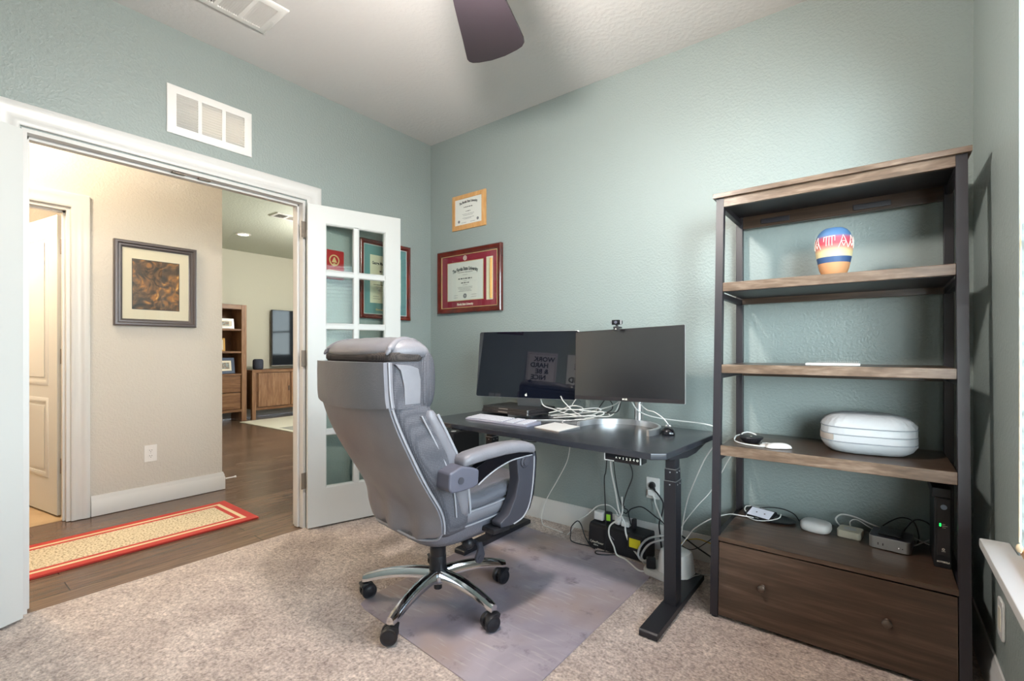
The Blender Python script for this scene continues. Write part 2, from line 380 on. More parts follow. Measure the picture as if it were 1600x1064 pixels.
# ------------------------------------------------------------------ mesh building
def catmull(pts, sub=6, closed=False):
    P = [Vector(p) for p in pts]
    if len(P) < 3: return P
    out = []
    n = len(P); rng = n if closed else n - 1
    for i in range(rng):
        p0 = P[(i - 1) % n] if (closed or i > 0) else P[0] * 2 - P[1]
        p1 = P[i]; p2 = P[(i + 1) % n]
        p3 = P[(i + 2) % n] if (closed or i + 2 < n) else P[-1] * 2 - P[-2]
        for k in range(sub):
            t = k / sub
            out.append(0.5 * ((2 * p1) + (p2 - p0) * t + (2 * p0 - 5 * p1 + 4 * p2 - p3) * t * t + (3 * p1 - p0 - 3 * p2 + p3) * t ** 3))
    if not closed: out.append(P[-1])
    return out


class MB:
    def __init__(self): self.bm = bmesh.new(); self.soft = False

    def take(self, t, m=0, X=None):
        vm = {}
        for v in t.verts: vm[v] = self.bm.verts.new(X @ v.co if X else v.co)
        for f in t.faces:
            try:
                nf = self.bm.faces.new([vm[v] for v in f.verts]); nf.material_index = m; nf.smooth = True
            except ValueError: pass
        t.free(); return self

    def box(self, lo, hi, bev=0.0, seg=2, m=0, X=None):
        t = bmesh.new(); bmesh.ops.create_cube(t, size=1)
        c = [(a + b) / 2 for a, b in zip(lo, hi)]; s = [abs(b - a) for a, b in zip(lo, hi)]
        for v in t.verts: v.co = Vector((v.co.x * s[0] + c[0], v.co.y * s[1] + c[1], v.co.z * s[2] + c[2]))
        if bev > 0: self.soft = True; bmesh.ops.bevel(t, geom=t.edges[:], offset=min(bev, min(s) * 0.49), segments=seg, affect='EDGES', profile=0.5)
        return self.take(t, m, X)

    def prism(self, poly, a, b, plane='xy', bev=0.0, seg=2, m=0, X=None):
        """poly in two axes, extruded from a to b on the third"""
        t = bmesh.new()

        def p3(u, v, w):
            return {'xy': (u, v, w), 'xz': (u, w, v), 'yz': (w, u, v)}[plane]
        lo = [t.verts.new(p3(u, v, a)) for u, v in poly]; hi = [t.verts.new(p3(u, v, b)) for u, v in poly]
        n = len(poly)
        t.faces.new(lo[::-1]); t.faces.new(hi)
        for i in range(n): t.faces.new([lo[i], lo[(i + 1) % n], hi[(i + 1) % n], hi[i]])
        bmesh.ops.recalc_face_normals(t, faces=t.faces[:])
        if bev > 0:
            self.soft = True
            es = [e for e in t.edges if len(e.link_faces) == 2 and e.calc_face_angle(0) > 0.6]
            bmesh.ops.bevel(t, geom=es, offset=bev, segments=seg, affect='EDGES', profile=0.5)
        return self.take(t, m, X)

    def cyl(self, p0, p1, r, r2=None, n=20, m=0, X=None, bev=0.0):
        p0, p1 = Vector(p0), Vector(p1); r2 = r if r2 is None else r2
        d = p1 - p0; L = d.length; z = d.normalized()
        q = Vector((0, 0, 1)).rotation_difference(z).to_matrix().to_4x4()
        if bev: prof = [(0, 0), (r - bev, 0), (r - bev * .3, bev * .3), (r, bev), (r2, L - bev), (r2 - bev * .3, L - bev * .3), (r2 - bev, L), (0, L)]
        else: prof = [(0, 0), (r, 0), (r2, L), (0, L)]
        Y = Matrix.Translation(p0) @ q
        if X: Y = X @ Y
        return self.lathe(prof, n, m, Y)

    def lathe(self, prof, n=32, m=0, X=None):
        t = bmesh.new(); rings = []
        for r, z in prof:
            if r <= 1e-6: rings.append([t.verts.new((0, 0, z))])
            else: rings.append([t.verts.new((r * math.cos(2 * PI * i / n), r * math.sin(2 * PI * i / n), z)) for i in range(n)])
        for a, b in zip(rings, rings[1:]):
            for i in range(n):
                j = (i + 1) % n
                if len(a) == 1 and len(b) == 1: continue
                if len(a) == 1: t.faces.new([a[0], b[j], b[i]])
                elif len(b) == 1: t.faces.new([a[i], a[j], b[0]])
                else: t.faces.new([a[i], a[j], b[j], b[i]])
        bmesh.ops.recalc_face_normals(t, faces=t.faces[:])
        return self.take(t, m, X)

    def loft(self, rings, m=0, caps=True, closed=True, X=None, loop=False):
        t = bmesh.new(); V = [[t.verts.new(p) for p in r] for r in rings]; n = len(V[0])
        prs = list(zip(V, V[1:])) + ([(V[-1], V[0])] if loop else [])
        for a, b in prs:
            for i in range(n if closed else n - 1):
                j = (i + 1) % n
                t.faces.new([a[i], a[j], b[j], b[i]])
        if caps and closed and not loop:
            t.faces.new(V[0][::-1]); t.faces.new(V[-1])
        bmesh.ops.recalc_face_normals(t, faces=t.faces[:])
        return self.take(t, m, X)

    def tube(self, pts, r, n=8, m=0, smooth=True, sub=6, closed=False, X=None, taper=None):
        P = catmull(pts, sub, closed) if smooth else [Vector(p) for p in pts]
        rings = []; up = Vector((0, 0, 1)); N = len(P)
        prev = None
        for i, p in enumerate(P):
            a = P[(i - 1) % N] if (closed or i > 0) else P[i]; b = P[(i + 1) % N] if (closed or i < N - 1) else P[i]
            d = (b - a)
            d = d.normalized() if d.length > 1e-9 else Vector((0, 0, 1))
            if prev is None:
                u = d.orthogonal().normalized()
            else:
                u = prev - d * prev.dot(d)
                u = u.normalized() if u.length > 1e-6 else d.orthogonal().normalized()
            prev = u; v = d.cross(u)
            rr = r * (taper[0] + (taper[1] - taper[0]) * i / (N - 1)) if taper else r
            rings.append([p + (u * math.cos(2 * PI * k / n) + v * math.sin(2 * PI * k / n)) * rr for k in range(n)])
        return self.loft(rings, m, caps=not closed, loop=closed, X=X)

    def sphere(self, c, r, m=0, X=None, n=20):
        r = (r, r, r) if not hasattr(r, '__len__') else r
        t = bmesh.new(); bmesh.ops.create_uvsphere(t, u_segments=n, v_segments=n // 2, radius=1)
        for v in t.verts: v.co = Vector((v.co.x * r[0] + c[0], v.co.y * r[1] + c[1], v.co.z * r[2] + c[2]))
        return self.take(t, m, X)

    def face(self, pts, m=0, X=None):
        t = bmesh.new(); t.faces.new([t.verts.new(p) for p in pts]); return self.take(t, m, X)

    def framing(self, wd, ht, prof, m=0, X=None):
        """picture frame around the XZ rectangle wd x ht centred at 0; prof = closed list of (inset, depth), front towards -y"""
        rings = []
        for sx, sz in ((-1, -1), (1, -1), (1, 1), (-1, 1)):
            rings.append([(sx * (wd / 2 - i), -d, sz * (ht / 2 - i)) for i, d in prof])
        return self.loft(rings, m, loop=True, X=X)

    def text(self, body, size, X=None, m=0, bend=0.0, align='CENTER', shear=0.0, bold=0.0, width=1.0):
        cu = bpy.data.curves.new('t', 'FONT'); cu.body = body; cu.size = size; cu.align_x = align; cu.align_y = 'CENTER'; cu.shear = shear
        cu.offset = bold; cu.extrude = 0.0003; cu.resolution_u = 2
        ob = bpy.data.objects.new('t', cu); COL.objects.link(ob)
        bpy.context.view_layer.update()
        me = bpy.data.meshes.new_from_object(ob)
        t = bmesh.new(); t.from_mesh(me)
        for v in t.verts:
            x, y, z = v.co; x *= width
            v.co = Vector((x, -z - 0.0003, y - bend * x * x))
        bpy.data.objects.remove(ob); bpy.data.curves.remove(cu); bpy.data.meshes.remove(me)
        return self.take(t, m, X)

    def build(self, name, mats, parent=None, loc=(0, 0, 0), rot=None, angle=38, kind=None):
        bm = self.bm
        bm.normal_update()
        lim = R(angle)
        for e in bm.edges:
            if len(e.link_faces) == 2 and e.calc_face_angle(0) > lim: e.smooth = False
        me = bpy.data.meshes.new(name); bm.to_mesh(me); bm.free()
        for q in (mats if isinstance(mats, (list, tuple)) else [mats]): me.materials.append(M[q])
        o = bpy.data.objects.new(name, me); COL.objects.link(o)
        o.location = loc
        if rot: o.rotation_euler = rot
        if parent: o.parent = parent
        if kind: o['kind'] = kind
        if self.soft:
            w_ = o.modifiers.new('weighted', 'WEIGHTED_NORMAL'); w_.keep_sharp = True; w_.weight = 80
        return o


def tag(o, label, cat, group=None):
    o['label'] = label; o['category'] = cat
    if group: o['group'] = group
    return o


def thing(name, label, cat, loc=(0, 0, 0), rot=(0, 0, 0), group=None):
    o = bpy.data.objects.new(name, None); COL.objects.link(o); o.empty_display_size = 0.05
    o.location = loc; o.rotation_euler = rot
    return tag(o, label, cat, group)


def struct(name, loc=(0, 0, 0), rot=(0, 0, 0)):
    o = bpy.data.objects.new(name, None); COL.objects.link(o); o.empty_display_size = 0.05
    o.location = loc; o.rotation_euler = rot; o['kind'] = 'structure'
    return o


def copy_tree(o, parent=None):
    c = o.copy(); COL.objects.link(c); c.parent = parent
    for ch in list(o.children): copy_tree(ch, c)
    return c


WALL_L = (0, 0, R(90))      # things on a wall that faces +x
WALL_R = (0, 0, R(-90))     # things on a wall that faces -x
WALL_F = (0, 0, R(180))     # things on a wall that faces +y
#END_HELPERS


# ================================================================== THE SETTING
CE = 2.75; RX = 3.135; SY = -3.60


def wall(name, m, axis, pos, thick, lo, hi, z1=CE, holes=(), z0=0.0):
    """axis 'x': a wall in the plane x=pos running along y from lo to hi; thick is signed (away from the room); holes = (a, b, z0, z1)"""
    us = sorted({lo, hi} | {h[0] for h in holes} | {h[1] for h in holes})
    zs = sorted({z0, z1} | {h[2] for h in holes} | {h[3] for h in holes})
    b = MB()
    for u0, u1 in zip(us, us[1:]):
        run = None
        for k, (a, c) in enumerate(zip(zs, zs[1:])):
            solid = not any(h[0] <= u0 + 1e-6 and u1 - 1e-6 <= h[1] and h[2] <= a + 1e-6 and c - 1e-6 <= h[3] for h in holes)
            if solid: run = (run[0], c) if run else (a, c)
            if run and (not solid or k == len(zs) - 2):
                w0, w1 = sorted((pos, pos + thick))
                if axis == 'x': b.box((w0, u0, run[0]), (w1, u1, run[1]))
                else: b.box((u0, w0, run[0]), (u1, w1, run[1]))
                run = None
    return b.build(name, m, kind='structure')


# office
b = MB(); b.box((0, SY, -0.05), (RX, 0, 0)); b.build('floor', 'carpet', kind='structure')
b = MB(); b.box((-0.12, SY - 0.12, CE), (RX + 0.14, 0.12, CE + 0.08)); b.build('ceiling', 'ceil', kind='structure')
OY0, OY1, OZ = -2.29, -1.05, 2.045       # french door opening
wall('wall_left', 'green', 'x', 0.0, -0.06, SY, 0.0, holes=[(OY0, OY1, 0, OZ), (-1.745, -1.41, 2.25, 2.425)])
wall('wall_back', 'green', 'y', 0.0, 0.12, 0.0, RX + 0.14)
wall('wall_right', 'green', 'x', RX, 0.14, SY, 0.0, holes=[(-2.43, -0.765, 0.56, 2.24)])
wall('wall_front', 'green', 'y', SY, -0.12, -0.12, RX + 0.14)

# hall and living room: one plank floor
XW = -1.32
b = MB(); b.box((-5.62, -4.2, -0.05), (0.0, 3.62, -0.004)); b.build('floor_hall', 'plank', kind='structure')
wall('wall_hall_side', 'hallwall', 'x', -0.06, -0.06, -4.2, 3.62, holes=[(OY0, OY1, 0, OZ), (-1.745, -1.41, 2.25, 2.425)])
wall('wall_hall', 'hallwall', 'x', XW, -0.12, -4.2, -1.026, holes=[(-2.72, -1.93, 0, 2.035)])
wall('wall_hall_end', 'hallwall', 'y', -4.2, -0.1, -1.44, -0.06)
b = MB(); b.box((-1.44, -4.3, CE), (-0.12, -1.026, CE + 0.08)); b.build('ceiling_hall', 'livceil', kind='structure')
b = MB(); b.box((-5.62, -1.026, CE), (-0.12, 3.7, CE + 0.08)); b.build('ceiling_living', 'livceil', kind='structure')
wall('wall_living', 'living', 'x', -5.5, -0.12, -1.14, 3.62)
wall('wall_living_side', 'living', 'y', -1.026, -0.10, -5.5, XW - 0.12)
wall('wall_living_end', 'living', 'y', 3.5, 0.12, -5.5, -0.12, holes=[(-1.65, -0.45, 0.95, 2.25)])
# bathroom behind the hall door
b = MB(); b.box((-3.3, -3.3, -0.05), (XW - 0.06, -1.13, 0.0)); b.build('floor_bathroom', 'tile', kind='structure')
wall('wall_bathroom', 'hallwall', 'x', -3.2, -0.1, -3.3, -1.13)
wall('wall_bathroom_end', 'hallwall', 'y', -3.2, -0.1, -3.2, XW - 0.12)
b = MB(); b.box((-3.3, -3.3, 2.44), (XW - 0.12, -1.13, 2.50)); b.build('ceiling_bathroom', 'hallwall', kind='structure')

# outdoors, seen through the window
b = MB(); b.box((3.4, -14, -0.6), (30, 14, -0.5)); b.build('ground', 'grass', kind='structure')


def baseboard(name, pts, h=0.135, t=0.016, m='white'):
    """runs along floor points, the room on the left of the direction of travel"""
    b = MB()
    prof = [(0, 0), (t, 0), (t, h * 0.72), (t * 0.75, h * 0.76), (t * 0.75, h * 0.86), (t * 0.4, h * 0.95), (t * 0.35, h), (0, h)]
    P = [Vector((x, y, 0)) for x, y in pts]; rings = []
    for i, p in enumerate(P):
        d0 = (P[i] - P[i - 1]).normalized() if i > 0 else None
        d1 = (P[i + 1] - P[i]).normalized() if i < len(P) - 1 else None
        n0 = Vector((-d0.y, d0.x, 0)) if d0 else None; n1 = Vector((-d1.y, d1.x, 0)) if d1 else None
        n = n0 if n1 is None else n1 if n0 is None else (n0 + n1) / (1 + n0.dot(n1))
        rings.append([p + n * a + Vector((0, 0, z)) for a, z in prof])
    b.loft(rings)
    return b.build(name, m, kind='structure')


baseboard('baseboard_back', [(RX - 0.001, -0.001), (0.001, -0.001), (0.001, OY1 + 0.115)])
baseboard('baseboard_left', [(0.001, OY0 - 0.115), (0.001, SY + 0.002)])
baseboard('baseboard_right', [(RX - 0.001, SY + 0.002), (RX - 0.001, -0.018)])
baseboard('baseboard_hall', [(XW - 0.14, -1.025), (XW + 0.001, -1.025), (XW + 0.001, -1.826)])
baseboard('baseboard_living', [(-5.499, 3.49), (-5.499, -1.02)])

CAS = [(0.0, 0.0), (0.0, 0.012), (0.008, 0.017), (0.022, 0.017), (0.030, 0.013), (0.055, 0.016), (0.066, 0.022), (0.085, 0.022), (0.092, 0.018), (0.092, 0.0)]


def casing(b, x, y0, y1, zt, sgn=1, o0=0.006, wscale=1.0):
    path = [((-1), 0, y0, 0.0), (-1, 1, y0, zt), (1, 1, y1, zt), (1, 0, y1, 0.0)]
    rings = []
    for sy, sz, yy, zz in path:
        rings.append([(x + sgn * d, yy + sy * (o0 + o * wscale), zz + sz * (o0 + o * wscale)) for o, d in CAS])
    b.loft(rings)


# french door frame: casing on the room side, jambs, head with stops and the two dark catches
t1 = struct('trim_1')
b = MB(); casing(b, 0.0, OY0, OY1, OZ); b.build('casing', 'white', t1)
b = MB(); casing(b, -0.12, OY0, OY1, OZ, -1); b.build('casing', 'white', t1)
b = MB()
for s, yy in ((1, OY0), (-1, OY1)):
    b.box((-0.121, min(yy, yy + s * 0.016), 0), (0.001, max(yy, yy + s * 0.016), OZ))
    y2 = yy + s * 0.016; b.box((-0.085, min(y2, y2 + s * 0.012), 0), (-0.045, max(y2, y2 + s * 0.012), OZ - 0.016), 0.002)
b.box((-0.121, OY0 + 0.016, OZ - 0.016), (0.001, OY1 - 0.016, OZ))
b.box((-0.085, OY0 + 0.016, OZ - 0.030), (-0.045, OY1 - 0.016, OZ - 0.016), 0.002)
b.build('jamb', 'white', t1)
for yy in (-1.72, -1.60):
    b = MB(); b.box((-0.042, yy - 0.03, OZ - 0.0215), (-0.016, yy + 0.03, OZ - 0.0155), 0.002); b.build('catch', 'nickel', t1)


def hinge(parent, loc, ang=0.0, m='nickel', hh=0.1):
    """a butt hinge standing at loc, the knuckle on the z axis"""
    b = MB()
    b.cyl((0, 0, -hh / 2), (0, 0, hh / 2), 0.0065, n=12)
    for k in range(1, 5): b.cyl((0, 0, -hh / 2 + k * hh / 5 - .001), (0, 0, -hh / 2 + k * hh / 5 + .001), 0.0055, n=12)
    b.box((-0.034, 0.0005, -hh / 2), (0, 0.0035, hh / 2), 0.0008)
    b.box((0.0, 0.0005, -hh / 2), (0.022, 0.0035, hh / 2), 0.0008)
    for z in (-0.035, 0, 0.035): b.cyl((-0.02, 0.0, z), (-0.02, 0.0045, z), 0.0035, n=8)
    return b.build('hinge', m, parent, loc, (0, 0, ang))


def french_leaf(name, loc, ang, flip=1):
    """x runs from the hinge edge to the free edge, thickness along y"""
    W, H, T = 0.60, 2.005, 0.035
    root = struct(name, loc, (0, 0, ang))
    cols = [(0.108, 0.282), (0.303, 0.486)] if False else [(0.106, 0.288), (0.312, 0.494)]
    rows = [(0.235, 0.570), (0.595, 0.905), (0.930, 1.238), (1.263, 1.573), (1.598, 1.895)]
    y0, y1 = -T / 2, T / 2
    b = MB()
    b.box((0, y0, 0), (cols[0][0], y1, H), 0.002); b.box((cols[1][1], y0, 0), (W, y1, H), 0.002)
    b.box((cols[0][0] - .004, y0 + .0003, 0), (cols[1][1] + .004, y1 - .0003, rows[0][0]), 0.002)
    b.box((cols[0][0] - .004, y0 + .0003, rows[-1][1]), (cols[1][1] + .004, y1 - .0003, H), 0.002)
    b.build('leaf_frame', 'doorwhite', root)
    b = MB()
    b.box((cols[0][1], y0 + .006, rows[0][0]), (cols[1][0], y1 - .006, rows[-1][1]), 0.004)
    for r0, r1 in zip(rows, rows[1:]): b.box((cols[0][0], y0 + .0065, r0[1]), (cols[1][1], y1 - .0065, r1[0]), 0.004)
    b.build('muntin', 'doorwhite', root)
    b = MB()
    for c0, c1 in cols:
        for r0, r1 in rows:
            for yy, s in ((y0 + .004, 1), (y1 - .004, -1)):
                X = Matrix.Translation(((c0 + c1) / 2, yy + (0.010 if s > 0 else 0), (r0 + r1) / 2))
                b.framing(c1 - c0 + .002, r1 - r0 + .002, [(0, 0), (0, 0.010), (0.004, 0.010), (0.009, 0.004), (0.009, 0)], X=X)
    b.build('glazing_bead', 'doorwhite', root)
    for c0, c1 in cols:
        for r0, r1 in rows:
            b = MB(); b.box((c0, -0.002, r0), (c1, 0.002, r1)); b.build('pane', 'doorglass', root)
    return root


dr = french_leaf('door_1', (0.046, -1.064, 0.012), math.atan2(0.54, 0.165))
for z in (0.30, 1.06, 1.86):
    hinge(t1, (0.024, OY1 - 0.004, z), R(90))
# left leaf, folded back against the wall on the near side, seen almost edge on
dl = french_leaf('door_2', (0.052, -2.300, 0.012), math.atan2(-0.90, 0.42))

# hall door: casing, jamb, two-panel leaf swung into the bathroom
t2 = struct('trim_2')
b = MB(); casing(b, XW, -2.72, -1.93, 2.035); b.build('casing', 'white', t2)
b = MB()
for s, yy in ((1, -2.72), (-1, -1.93)): b.box((XW - 0.121, min(yy, yy + s * 0.016), 0), (XW + 0.001, max(yy, yy + s * 0.016), 2.035))
b.box((XW - 0.121, -2.704, 2.019), (XW + 0.001, -1.946, 2.035))
b.box((XW - 0.075, -2.704, 2.007), (XW - 0.035, -1.946, 2.019)); b.box((XW - 0.075, -1.958, 0), (XW - 0.035, -1.946, 2.019))
b.build('jamb', 'white', t2)
d3 = struct('door_3', (-1.475, -1.950, 0.012), (0, 0, math.atan2(-0.176, -0.984)))
b = MB(); b.box((0, -0.0175, 0), (0.74, 0.0175, 2.0), 0.002); b.build('slab', 'doorwhite', d3)
for z0, z1 in ((0.235, 0.775), (0.86, 1.89)):
    b = MB()
    X = Matrix.Translation((0.37, 0.0175, (z0 + z1) / 2)) @ Matrix.Rotation(PI, 4, 'Z')
    b.framing(0.48, z1 - z0, [(0, 0), (0, 0.001), (0.012, 0.007), (0.024, 0.007), (0.034, 0.002), (0.034, 0)], X=X)
    b.box((0.37 - 0.18, 0.0175, z0 + 0.055), (0.37 + 0.18, 0.0215, z1 - 0.055), 0.0035)
    b.build('raised_panel', 'doorwhite', d3)
for z in (0.34, 1.07, 1.80): hinge(t2, (-1.462, -1.947, z), R(0))

# window on the right wall: vinyl frame, pane, painted stool and apron
win = struct('window_1')
b = MB()
X = Matrix.Translation((RX + 0.115, -1.5975, 1.40)) @ Matrix.Rotation(R(-90), 4, 'Z')
b.box((-0.80, -0.02, -0.025), (0.80, 0.02, 0.025), X=X)
b.framing(1.665, 1.68, [(0, -0.024), (0, 0.03), (0.05, 0.03), (0.055, 0.0), (0.055, -0.024)], X=X)
b.build('window_frame', 'white', win)
b = MB(); b.box((RX + 0.112, -2.40, 0.60), (RX + 0.116, -0.80, 2.20)); b.build('pane', 'glass', win)
t3 = struct('trim_3')
b = MB(); b.prism([(RX + 0.10, -2.43), (RX - 0.001, -2.43), (RX - 0.001, -2.52), (RX - 0.065, -2.52), (RX - 0.065, -0.665), (RX - 0.001, -0.665), (RX - 0.001, -0.765), (RX + 0.10, -0.765)], 0.535, 0.562, 'xy', 0.004); b.build('window_stool', 'white', t3)
b = MB(); b.box((RX - 0.016, -2.50, 0.47), (RX - 0.001, -0.69, 0.535), 0.004); b.build('window_apron', 'white', t3)
# living room window
win2 = struct('window_2')
b = MB(); X = Matrix.Translation((-1.05, 3.59, 1.60)) @ Matrix.Rotation(0, 4, 'Z')
b.framing(1.2, 1.3, [(0, -0.02), (0, 0.03), (0.05, 0.03), (0.055, 0.0), (0.055, -0.02)], X=X)
b.box((-1.60, 3.56, 1.58), (-0.50, 3.60, 1.62)); b.build('window_frame', 'white', win2)
b = MB(); b.box((-1.60, 3.575, 1.0), (-0.50, 3.579, 2.2)); b.build('pane', 'glass', win2)
#END_SHELL


# ================================================================== OFFICE CHAIR  (x to its right, y the way it faces)
def lerp_tab(tab, z):
    tab = sorted(tab)
    if z <= tab[0][0]: return tab[0][1]
    for (a, va), (c, vc) in zip(tab, tab[1:]):
        if z <= c:
            t = (z - a) / (c - a); return va + (vc - va) * t
    return tab[-1][1]


def smooth_tab(tab, z):
    """Catmull-Rom through a table"""
    tab = sorted(tab)
    if z <= tab[0][0]: return tab[0][1]
    if z >= tab[-1][0]: return tab[-1][1]
    for i in range(len(tab) - 1):
        if tab[i][0] <= z <= tab[i + 1][0]:
            x1, y1 = tab[i]; x2, y2 = tab[i + 1]
            m1 = (y2 - tab[i - 1][1]) / (x2 - tab[i - 1][0]) if i > 0 else (y2 - y1) / (x2 - x1)
            m2 = (tab[i + 2][1] - y1) / (tab[i + 2][0] - x1) if i + 2 < len(tab) else (y2 - y1) / (x2 - x1)
            h = x2 - x1; t = (z - x1) / h
            return (2 * t**3 - 3 * t**2 + 1) * y1 + (t**3 - 2 * t**2 + t) * h * m1 + (-2 * t**3 + 3 * t**2) * y2 + (t**3 - t**2) * h * m2


def sring(cx, cy, z, hx, hy, n=40, e=3.2):
    """superellipse ring in xy"""
    out = []
    for k in range(n):
        a = 2 * PI * k / n; c, s = math.cos(a), math.sin(a)
        out.append((cx + hx * math.copysign(abs(c) ** (2 / e), c), cy + hy * math.copysign(abs(s) ** (2 / e), s), z))
    return out


ch = thing('office_chair', 'grey leather executive office chair turned to the desk on a clear mat', 'office chair', (1.298, -1.145, 0), (0, 0, R(-8)))

EDGE = [(0.385, -0.178), (0.43, -0.182), (0.47, -0.186), (0.513, -0.200), (0.579, -0.238), (0.65, -0.281), (0.72, -0.320), (0.80, -0.359), (0.874, -0.388), (0.921, -0.400), (1.0, -0.404), (1.065, -0.405)]
WID = [(0.375, 0.262), (0.42, 0.284), (0.50, 0.284), (0.58, 0.278), (0.65, 0.282), (0.73, 0.288), (0.82, 0.285), (0.92, 0.277), (1.065, 0.270)]
FRONT = [(0.385, -0.03), (0.50, -0.035), (0.60, -0.05), (0.66, -0.073), (0.756, -0.123), (0.84, -0.170), (0.90, -0.20), (0.95, -0.185), (1.0, -0.18)]
ed = lambda z: smooth_tab(EDGE, z)
wd = lambda z: smooth_tab(WID, z)
fr = lambda z: smooth_tab(FRONT, z)


def back_panel(z0, z1, off, bulge, nz=26, dw=0.0, corner=0.05):
    rings = []
    for i in range(nz + 1):
        z = z0 + (z1 - z0) * i / nz
        W = wd(z) + dw
        if corner and z - z0 < corner:          # rounded lower corners
            t = 1 - (z - z0) / corner
            W -= corner * (1 - math.sqrt(max(0, 1 - t * t)))
        ring = []
        N = 22
        lobes = 0.017 * max(0, min(1, (0.60 - z) / 0.2))
        for k in range(N + 1):
            u = -1 + 2 * k / N
            bb = bulge * (1 - abs(u) ** 2.6) + lobes * math.cos(u * 2.6 * PI) * (1 - u * u)
            zz = z
            if corner and z0 < 0.5:
                zz = z + 0.012 * math.cos(u * 2 * PI) * max(0, 1 - (z - z0) / 0.12)
            ring.append((u * W, ed(z) - off - bb, zz))
        for k in range(N, -1, -1):
            u = -1 + 2 * k / N
            ring.append((u * (W - 0.006), ed(z) + 0.02, ring[k][2]))
        rings.append(ring)
    return rings


b = MB(); b.loft(back_panel(0.372, 0.925, 0.004, 0.040)); b.build('back_panel', 'leather', ch, angle=50)
b = MB(); b.loft([[(x, y, z - (0.014 * (1 - (x / 0.28) ** 2) if z < 0.93 else 0)) for x, y, z in r_] for r_ in back_panel(0.908, 1.064, 0.016, 0.040, nz=10, dw=0.008, corner=0)]); b.build('headrest_band', 'leather', ch, angle=50)
# piping along the panel's edge
b = MB()
for s in (-1, 1):
    pts = [(s * (wd(z) + 0.002), ed(z) + 0.008, z) for z in [0.42 + i * (0.90 - 0.42) / 16 for i in range(17)]]
    b.tube(pts, 0.0036, 8, sub=3)
    pts = [(s * (wd(z) + 0.009), ed(z) + 0.004, z) for z in [0.908, 0.96, 1.01, 1.064]]
    b.tube(pts, 0.0034, 8, sub=3)
b.tube([(-0.240, -0.176, 0.386), (-0.15, -0.212, 0.374), (0, -0.222, 0.380), (0.15, -0.212, 0.374), (0.240, -0.176, 0.386), (0.272, -0.172, 0.425)], 0.0045, 8, sub=4)
b.build('piping', 'piping', ch)
# mesh-fabric body of the backrest
rings = []
for i in range(31):
    z = 0.392 + (0.905 - 0.392) * i / 30
    e0, f0 = ed(z) + 0.004, fr(z)
    W = wd(z) - 0.006 + 0.014 * math.sin(PI * i / 30)
    if i == 0: W *= 0.97
    rings.append(sring(0, (e0 + f0) / 2, z, W, (f0 - e0) / 2, 44, 5.5))
b = MB(); b.loft(rings); b.build('backrest', 'mesh', ch, angle=60)
# leather face and side bolsters of the backrest
for nm, x0, x1, dy in (('backrest_bolster', 0.175, 0.297, -0.012), ('backrest_bolster', -0.297, -0.175, -0.012), ('backrest_face', -0.168, 0.168, 0.035)):
    rings = []
    for i in range(25):
        z = 0.46 + (0.885 - 0.46) * i / 24
        q = math.sin(PI * i / 24) ** 0.35
        c = (x0 + x1) / 2; hw = (x1 - x0) / 2 * (0.80 + 0.2 * q)
        roll = 0.010 * abs(math.sin(3 * PI * i / 24)) if nm == 'backrest_face' else 0
        rings.append(sring(c, fr(z) - 0.035 + (dy + roll) * q, z, hw, 0.045 * (0.4 + 0.6 * q), 28, 2.6))
    b = MB(); b.loft(rings); b.build(nm, 'leatherdk' if nm == 'backrest_face' else 'leather', ch, angle=60)
for s in (-1, 1):
    for dx, dy, rr in ((0.290, -0.088, 0.0035), (0.292, -0.022, 0.0035), (0.284, -0.012, 0.003)):
        b = MB(); b.tube([(s * dx, fr(z) + dy, z) for z in [0.47 + i * 0.05 for i in range(9)]], rr, 8, sub=3)
        b.build('seam_piping', 'piping', ch)

# headrest: mesh core, dark mesh strip, leather cap that rolls over to the front
rings = []
for i in range(13):
    z = 0.900 + (1.066 - 0.900) * i / 12
    e0 = ed(z) + 0.004; f0 = -0.235
    rings.append(sring(0, (e0 + f0) / 2, z, wd(z) - 0.004, (f0 - e0) / 2, 44, 6))
b = MB(); b.loft(rings); b.build('headrest_core', 'mesh', ch, angle=60)
rings = []
for z, hw, yb, yf in ((1.060, 0.262, -0.408, -0.24), (1.072, 0.270, -0.420, -0.22), (1.088, 0.272, -0.420, -0.215), (1.098, 0.268, -0.412, -0.225)):
    rings.append(sring(0, (yb + yf) / 2, z, hw, (yf - yb) / 2, 44, 4))
b = MB(); b.loft(rings); b.build('headrest_strip', 'meshdk', ch, angle=60)
rings = []
CAPT = [(1.082, 0.266, -0.415, -0.180), (1.096, 0.272, -0.420, -0.178), (1.110, 0.271, -0.416, -0.184), (1.124, 0.264, -0.404, -0.198), (1.137, 0.250, -0.384, -0.220), (1.147, 0.230, -0.360, -0.246), (1.153, 0.200, -0.338, -0.270), (1.156, 0.15, -0.320, -0.288)]
for z, hw, yb, yf in CAPT:
    r = sring(0, (yb + yf) / 2, z, hw, (yf - yb) / 2, 60, 3.4)
    r2 = []
    for x, y, zz in r:
        # gathered pleats across the roll
        p = 0
        for c in (0.10, 0.175, -0.10, -0.175):
            d = (x - c * (1 + (y + 0.3) * 0.8)) / 0.018
            p -= 0.017 * math.exp(-d * d)
        k = max(0, min(1, (y + 0.36) / 0.1))
        r2.append((x, y, zz + p * k * (1 if zz > 1.11 else 0.3)))
    rings.append(r2)
b = MB(); b.loft(rings); b.build('headrest_cap', 'leather', ch, angle=70)
rings = []
